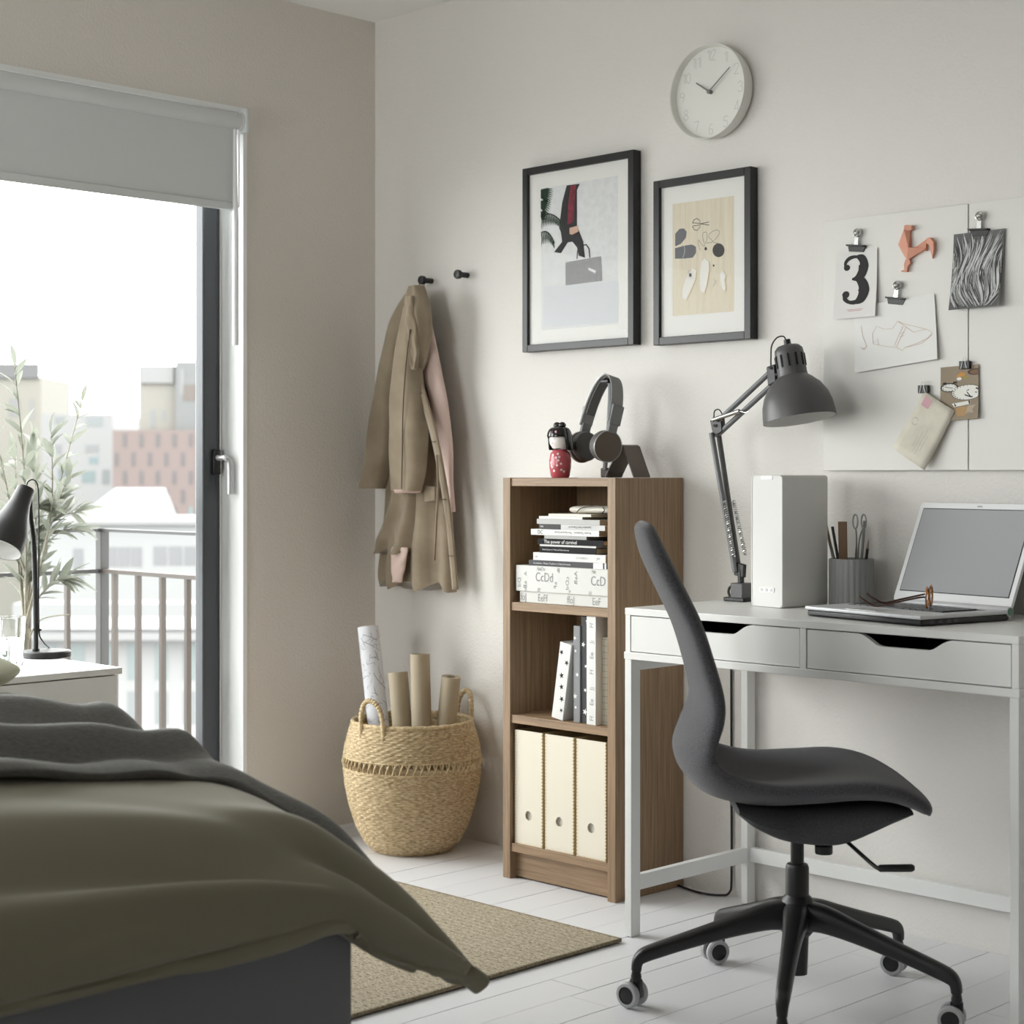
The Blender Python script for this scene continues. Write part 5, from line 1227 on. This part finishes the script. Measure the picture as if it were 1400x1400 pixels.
cpz = on_z(1164, 823, DZT); cc_ = Vector((on_y(1164, 823, -.075).x, -.075, DZT))
cup = thing('pen_cup', 'grey ribbed pen cup behind the laptop', 'cup', cc_)
m_cup = M('cup_grey', (150, 151, 151), .6)
cr0 = .0505; rs = []
def cring(r, z, rib): return [cc_+Vector(((r+(.0018*abs(math.sin(j*PI/6)) if rib else 0))*math.cos(2*PI*j/144), (r+(.0018*abs(math.sin(j*PI/6)) if rib else 0))*math.sin(2*PI*j/144), z)) for j in range(144)]
obj('ribbed_body', MB().rings([cring(cr0-.001, .0005, 1), cring(cr0, .003, 1), cring(cr0, .110, 1), cring(cr0-.0005, .112, 0), cring(cr0-.003, .112, 0), cring(cr0-.003, .005, 0)]), m_cup, cup, smooth=30)
CZ0 = DZT+.006
def cupthing(nm, label, cat): return thing(nm, label, cat, (cc_.x, cc_.y, CZ0))
def C(u, v, dy=0): return on_y(u, v, cc_.y+dy)
def stick(nm, label, cat, top, bot, r, mat, seg=8, tip=None):
    a = C(*bot); b = C(*top); a.z = max(a.z, CZ0+.001); t = cupthing(nm, label, cat)
    ax = b-a; obj('shaft', MB().tube([a, b], r, seg), mat, t)
    if tip: q = ax.normalized(); obj('tip', MB().tube([b, b+q*.018, b+q*.020], [r, .0012, .0004], seg), tip, t); obj('lead', MB().tube([b+q*.0165, b+q*.022], [.0012, .0003], 6), m_ink, t)
    return t
stick('pencil', 'brown wooden pencil leaning out beside the speaker', 'pencil', (1129, 716), (1150, 812), .0038, M('pencil_wood', (130, 112, 94), .6), 6)
stick('pen', 'slim black pen leaning in the grey cup', 'pen', (1138, 720), (1154, 812), .0034, m_black, 10)
stick('marker', 'grey marker pen leaning in the grey cup', 'pen', (1134, 740), (1152, 812), .0036, M('marker_grey', (130, 130, 128), .4), 10)
stick('sharpened_pencil', 'sharpened black pencil beside the scissors', 'pencil', (1186, 750), (1178, 815), .0038, m_black, 6, M('pencil_cone', (140, 128, 116), .6))
stick('steel_rod', 'slim grey rod standing behind the scissors', 'pen', (1182, 712), (1174, 815), .0033, M('marker_grey'), 10)
t = cupthing('wooden_ruler', 'brown wooden ruler standing in the grey cup', 'ruler')
pr_ = [C(1149, 713), C(1160.5, 713), C(1162, 812), C(1151, 812)]
obj('blade', MB().add([p+Vector((0, -.01, 0)) for p in pr_]+[p+Vector((0, -.0075, 0)) for p in pr_], [(0, 1, 2, 3), (7, 6, 5, 4), (0, 4, 5, 1), (1, 5, 6, 2), (2, 6, 7, 3), (3, 7, 4, 0)]), M('ruler_wood', (118, 92, 68), .6), t)
m = MB()
for i in range(9):
    p = pr_[0].lerp(pr_[3], .03+.04*i)+Vector((0, -.0103, 0)); m.flat([(0, 0), (.004, 0), (.004, .0005), (0, .0005)], lambda a, b, h: p+Vector((a+.001, 0, b)))
obj('graduation', m, m_ink, t, solid='open', smooth=0)
t = cupthing('scissors', 'steel scissors with loop handles in the grey cup', 'scissors')
m_sc = M('scissor_steel', (150, 150, 148), .3, metal=.8)
for cxu, cv, wx, hy, pts in ((1169.5, 713, .0066, .0165, [(1170, 722), (1171, 745), (1167, 812)]), (1181, 713, .0066, .0165, [(1180, 722), (1174, 745), (1172, 812)])):
    c = C(cxu, cv, -.018 if cxu < 1175 else -.022)
    obj('handle_loop', MB().tube([c+Vector((wx*math.cos(a), 0, hy*math.sin(a))) for a in [2*PI*i/24 for i in range(24)]], .0019, 8, loop=True), m_sc, t)
    obj('blade', MB().tube(spline([C(u, v, -.018 if cxu < 1175 else -.022) for u, v in pts], 5), [.0028]*6+[.0040]*5, 8, flat=.4), m_sc, t)

# laptop
la = math.radians(-11)
lo = on_z(1258, 857.5, DZT)
lt = thing('laptop', 'open silver laptop with black keyboard on the desk', 'laptop', (lo.x, lo.y, DZT), la)   # local: x left negative, y towards the hinge
LW, LD = .335, .275
m_sil = M('silver_plastic', (202, 203, 206), .4, metal=.25); m_lpb = M('laptop_black', (16, 16, 17), .3)
def lbox(nm, x0, x1, y0, y1, z0, z1, mt, par=lt, **k): return obj(nm, MB().box(x0, x1, y0, y1, z0, z1), mt, par, world=False, **k)
lbox('under_body', -LW+.004, -.002, .004, LD-.004, .001, .015, m_lpb, bevel=.004)
lbox('palm_deck', -LW, 0, 0, LD-.012, .014, .0225, m_sil, bevel=.003, seg=3)
lbox('keyboard_well', -LW+.030, -.030, .100, .212, .0222, .0230, m_lpb)
m = MB()
for r in range(6):
    n = 15; wk = (LW-.066)/n
    for c in range(n):
        if r == 0 and 4 <= c <= 8:
            if c == 4: m.box(-LW+.033+wk*4, -LW+.033+wk*9-.0025, .1025, .118, .023, .0255)
            continue
        m.box(-LW+.033+wk*c, -LW+.033+wk*(c+1)-.0025, .1025+.018*r, .1025+.018*r+.0155, .023, .0255)
kb = obj('keys', m, m_lpb, lt, world=False, smooth=0); kb['kind'] = 'stuff'
lbox('touchpad', -LW*.5-.055, -LW*.5+.035, .02, .072, .0224, .0229, M('touchpad_grey', (176, 177, 180), .35))
lbox('touchpad_button', -LW*.5-.055, -LW*.5+.035, .010, .018, .0224, .0232, m_chrome)
lbox('power_button', -.050, -.022, .214, .222, .0224, .0240, m_chrome)
for yy in (.03, .055, .08, .10): lbox('port', -.0021, -.0012, yy, yy+.012, .005, .011, M('port_grey', (60, 60, 62), .4))
T = Matrix.Translation((-LW+.02, LD-.004, .019)) @ Matrix.Rotation(PI/2, 4, 'Y')
obj('hinge_barrel', MB().lathe([(.010, 0), (.011, .002), (.011, LW-.022), (.010, LW-.020)], 24, T), m_sil, lt, world=False)
T = Matrix.Translation((-.0006, LD-.004, .019)) @ Matrix.Rotation(PI/2, 4, 'Y')
obj('hinge_cap', MB().lathe([(.0, 0), (.0085, 0), (.0085, .001), (0, .0012)], 20, T), M('green_cap', (96, 134, 110), .3), lt, world=False)
tilt = math.radians(23); SH = .243
ST = Matrix.Translation((0, LD-.004, .020)) @ Matrix.Rotation(-tilt, 4, 'X')
sl = lambda a, b, h: ST @ Vector((a, h, b))
obj('screen_lid', MB().prism(rrect(-LW, 0, .004, SH, .008), sl, -.001, .007), M('lid_silver', (222, 223, 225), .35), lt, world=False, smooth=30, bevel=.001)
obj('lid_back', MB().prism(rrect(-LW+.001, -.001, .005, SH-.001, .008), sl, .007, .010), m_lpb, lt, world=False, smooth=30)
scn = obj('display', MB().prism([(-LW+.014, .030), (-.014, .030), (-.014, SH-.016), (-LW+.014, SH-.016)], sl, -.0022, -.001), M('display_grey', (160, 161, 164), .22, spec=.4), lt, world=False, smooth=0)
obj('display_border', MB().prism([(-LW+.012, .028), (-.012, .028), (-.012, SH-.014), (-LW+.012, SH-.014)], sl, -.0016, -.0009), m_lpb, lt, world=False, smooth=0)
m = MB()
for i in range(3): m.flat([(-LW*.5+.0048*i, SH-.0095), (-LW*.5+.0048*i+.004, SH-.0095), (-LW*.5+.0048*i+.0034, SH-.0055), (-LW*.5+.0048*i, SH-.0055)], sl, -.0013)
obj('bezel_mark', m, m_greyink, lt, world=False, solid='open', smooth=0)

# spectacles lying on the keyboard
gz = DZT+.0262
gcn = lt.matrix_basis
LTM = WM[lt.name]
gs = thing('glasses', 'tortoiseshell reading glasses lying on the laptop keyboard', 'glasses', LTM @ Vector((-.20, .10, .026)), la)
m_tor = M('tortoiseshell', (206, 128, 46), .2, vary=(90, 60, (110, 58, 24)), coat=.5); m_gtem = M('glasses_brown', (74, 42, 32), .25)
def G(x, y, z): return LTM @ Vector((x, y, z+.0262))
gx, gy = -.110, .150                       # bridge position in laptop space
fd = Vector((-.588, .809, 0)).normalized()    # along the front frame
cr_ = Vector((-.809, -.588, 0)).normalized()    # temples run back this way
def GF(a, b, c): p = Vector((gx, gy, 0))+fd*a+cr_*b; return G(p.x, p.y, c)
for s in (-1, 1):
    rim = [GF(s*.033+.024*math.cos(t), .003, .0235+.0215*math.sin(t)) for t in [2*PI*i/28 for i in range(28)]]
    obj('rim', MB().tube(rim, .0021, 8, loop=True), m_tor, gs)
    m = MB(); m.v = [Vector(p) for p in rim]; m.f = [tuple(range(28))]; obj('lens', m, m_pane, gs, solid='open')
    obj('temple', MB().tube(spline([GF(s*.058, .004, .026), GF(s*.058, .02, .024), GF(s*.056, .07, .012), GF(s*.054, .105, .004), GF(s*.052, .125, .012), GF(s*.050, .142, .024)], 5), .0020, 8), m_gtem, gs)
    obj('nose_pad', MB().tube([GF(s*.010, .004, .016), GF(s*.011, .009, .012)], .0018, 6), m_tor, gs)
obj('bridge', MB().tube(spline([GF(-.011, .003, .026), GF(0, .002, .030), GF(.011, .003, .026)], 4), .0020, 8), m_tor, gs)

# ================================================================== OFFICE CHAIR
m_felt = M('charcoal_felt', (78, 77, 81), .95, bump=(500, .35, .001), vary=(420, 26), sheen=.15)
m_cbase = M('chair_black', (26, 26, 27), .4)
CC = Vector((2.044, -.62, 0)); ca = math.radians(44.0)
ch = thing('office_chair', 'charcoal felt swivel office chair facing the desk', 'chair', CC, ca)     # local +x forward, +y to its left
prof = [(-.314, .972), (-.310, .960), (-.292, .910), (-.260, .842), (-.229, .775), (-.207, .705), (-.192, .640), (-.193, .600), (-.214, .555), (-.224, .508), (-.188, .462), (-.125, .443), (-.06, .440), (.02, .446), (.10, .453), (.160, .450), (.204, .438), (.226, .426), (.235, .414)]
C_ = [(p.x, p.z) for p in spline([Vector((a, 0, b)) for a, b in prof], 5)]
n = len(C_); hwk = [.075, .128, .172, .192, .200, .203, .206, .210, .215, .220, .223, .225, .226, .227, .226, .221, .208, .190, .160]
wrapk = [.0, .002, .004, .006, .008, .010, .014, .016, .026, .036, .040, .036, .030, .026, .022, .014, .004, -.002, -.004]
thk = [.010, .034, .046, .047, .047, .047, .047, .048, .046, .050, .050, .050, .050, .050, .049, .045, .040, .032, .012]
hwv = [p.x for p in spline([Vector((a, 0, 0)) for a in hwk], 5)]; wrv = [p.x for p in spline([Vector((a, 0, 0)) for a in wrapk], 5)]; thv = [p.x for p in spline([Vector((a, 0, 0)) for a in thk], 5)]
rs = []
for i in range(n):
    a, b = C_[max(i-1, 0)], C_[min(i+1, n-1)]; tx, tz = b[0]-a[0], b[1]-a[1]; l = math.hypot(tx, tz); nx, nz = -tz/l, tx/l
    ring = []
    for j in range(48):
        t = 2*PI*j/48; cx, sy = math.cos(t), math.sin(t)
        w = hwv[i]*math.copysign(abs(cx)**.55, cx); k_ = thv[i]/2*math.copysign(abs(sy)**.7, sy)
        u = abs(w)/max(.01, hwv[i]); off = k_+wrv[i]*u**2.4
        ring.append((C_[i][0]+nx*off, w, C_[i][1]+nz*off))
    rs.append(ring)
obj('seat_shell', MB().rings(rs), m_felt, ch, world=False, smooth=60)
# under-seat cover
rows = [(-.135, .17, .425, .405), (-.10, .18, .420, .375), (-.05, .17, .420, .348), (.0, .15, .425, .335), (.06, .15, .428, .332), (.10, .16, .430, .345), (.15, .17, .430, .375), (.20, .16, .422, .405)]
R_ = spline([Vector((a, b, c)) for a, b, c, d in rows], 4); D_ = [p.x for p in spline([Vector((d, 0, 0)) for *_, d in rows], 4)]
rs = []
for r, zl in zip(R_, D_):
    ring = []
    for j in range(28):
        t = 2*PI*j/28; c_, s_ = math.cos(t), math.sin(t); zm = (r.z+zl)/2
        ring.append((r.x, r.y*math.copysign(abs(c_)**.6, c_)*(1 if s_ > 0 else 1-.3*abs(s_)), zm+(r.z-zl)/2*math.copysign(abs(s_)**.6, s_)))
    rs.append(ring)
obj('seat_underside', MB().rings(rs), M('underside_felt', (76, 76, 79), .95, bump=(500, .3, .001), vary=(420, 20)), ch, world=False, smooth=50)
I4 = Matrix.Identity(4)
obj('gas_lift', MB().lathe([(.0135, .24), (.0135, .36), (.020, .34), (.020, .345)][:2], 24, I4), m_blackmet, ch, world=False)
obj('lift_sleeve', MB().lathe([(.014, .285), (.021, .283), (.0235, .276), (.0235, .15), (.020, .062), (.0, .060)], 28, I4), m_cbase, ch, world=False)
obj('tension_knob', MB().lathe([(.0, .300), (.017, .300), (.018, .304), (.018, .316), (.010, .318), (.010, .340)], 20, Matrix.Translation((.050, -.02, .008))), m_cbase, ch, world=False)
obj('height_lever', MB().tube(spline([(.085, -.06, .345), (.095, -.10, .338), (.125, -.16, .315), (.135, -.165, .312)], 4), .004, 8), m_blackmet, ch, world=False)
obj('lever_grip', MB().tube([(.130, -.166, .312), (.134, -.166, .312), (.195, -.166, .313), (.200, -.166, .313)], [.004, .0072, .0078, .005], 10), m_cbase, ch, world=False)
obj('hub', MB().lathe([(.020, .225), (.030, .215), (.036, .195), (.034, .150), (.026, .140)], 28, I4), m_cbase, ch, world=False)
m_tyre = M('tyre_grey', (176, 177, 178), .5)
for k5 in range(5):
    a = math.radians(85+72*k5)-ca; R = Matrix.Rotation(a, 4, 'Z')
    st_ = [(.018, .180, .028, .030), (.06, .178, .024, .026), (.13, .160, .019, .020), (.22, .134, .016, .016), (.285, .114, .0145, .015), (.312, .104, .0135, .014), (.324, .092, .012, .011), (.327, .074, .010, .010)]
    S_ = spline([Vector((p[0], 0, p[1])) for p in st_], 4); wv_ = [p.x for p in spline([Vector((p[2], p[3], 0)) for p in st_], 4)]; hv_ = [p.y for p in spline([Vector((p[2], p[3], 0)) for p in st_], 4)]
    rs = []
    for i, p in enumerate(S_):
        tt = (S_[min(i+1, len(S_)-1)]-S_[max(i-1, 0)]).normalized(); up = Vector((-tt.z, 0, tt.x))
        rs.append([R @ (p+Vector((0, 1, 0))*wv_[i]*math.copysign(abs(math.cos(t))**.6, math.cos(t))+up*hv_[i]*math.copysign(abs(math.sin(t))**.6, math.sin(t))) for t in [2*PI*j/16 for j in range(16)]])
    leg = obj('leg', MB().rings(rs), m_cbase, ch, world=False, smooth=50)
    ca2 = a+(.5, -1.2, .9, 2.0, -.4)[k5]
    CT = R @ Matrix.Translation((.327, 0, 0)) @ Matrix.Rotation(-a+math.radians((-30, 20, -38, 8, -20)[k5])-0, 4, 'Z')
    obj('caster_fork', MB().lathe([(.009, .050), (.011, .062), (.008, .076)], 14, CT).box(-.012, .012, -.006, .006, .020, .058, CT), m_cbase, leg, world=False, bevel=.002)
    for s in (-1, 1):
        WTm = CT @ Matrix.Translation((-.010, s*.0145, .0265)) @ Matrix.Rotation(s*-PI/2, 4, 'X')
        obj('caster_wheel', MB().lathe([(.0175, -.006), (.024, -.0065), (.0262, -.003), (.0262, .004), (.023, .0075), (.0175, .0078)], 28, WTm, caps=False), m_tyre, leg, world=False)
        obj('wheel_disc', MB().lathe([(0, -.006), (.0178, -.006), (.0178, .006), (.012, .0072), (0, .0074)], 24, WTm), m_cbase, leg, world=False)
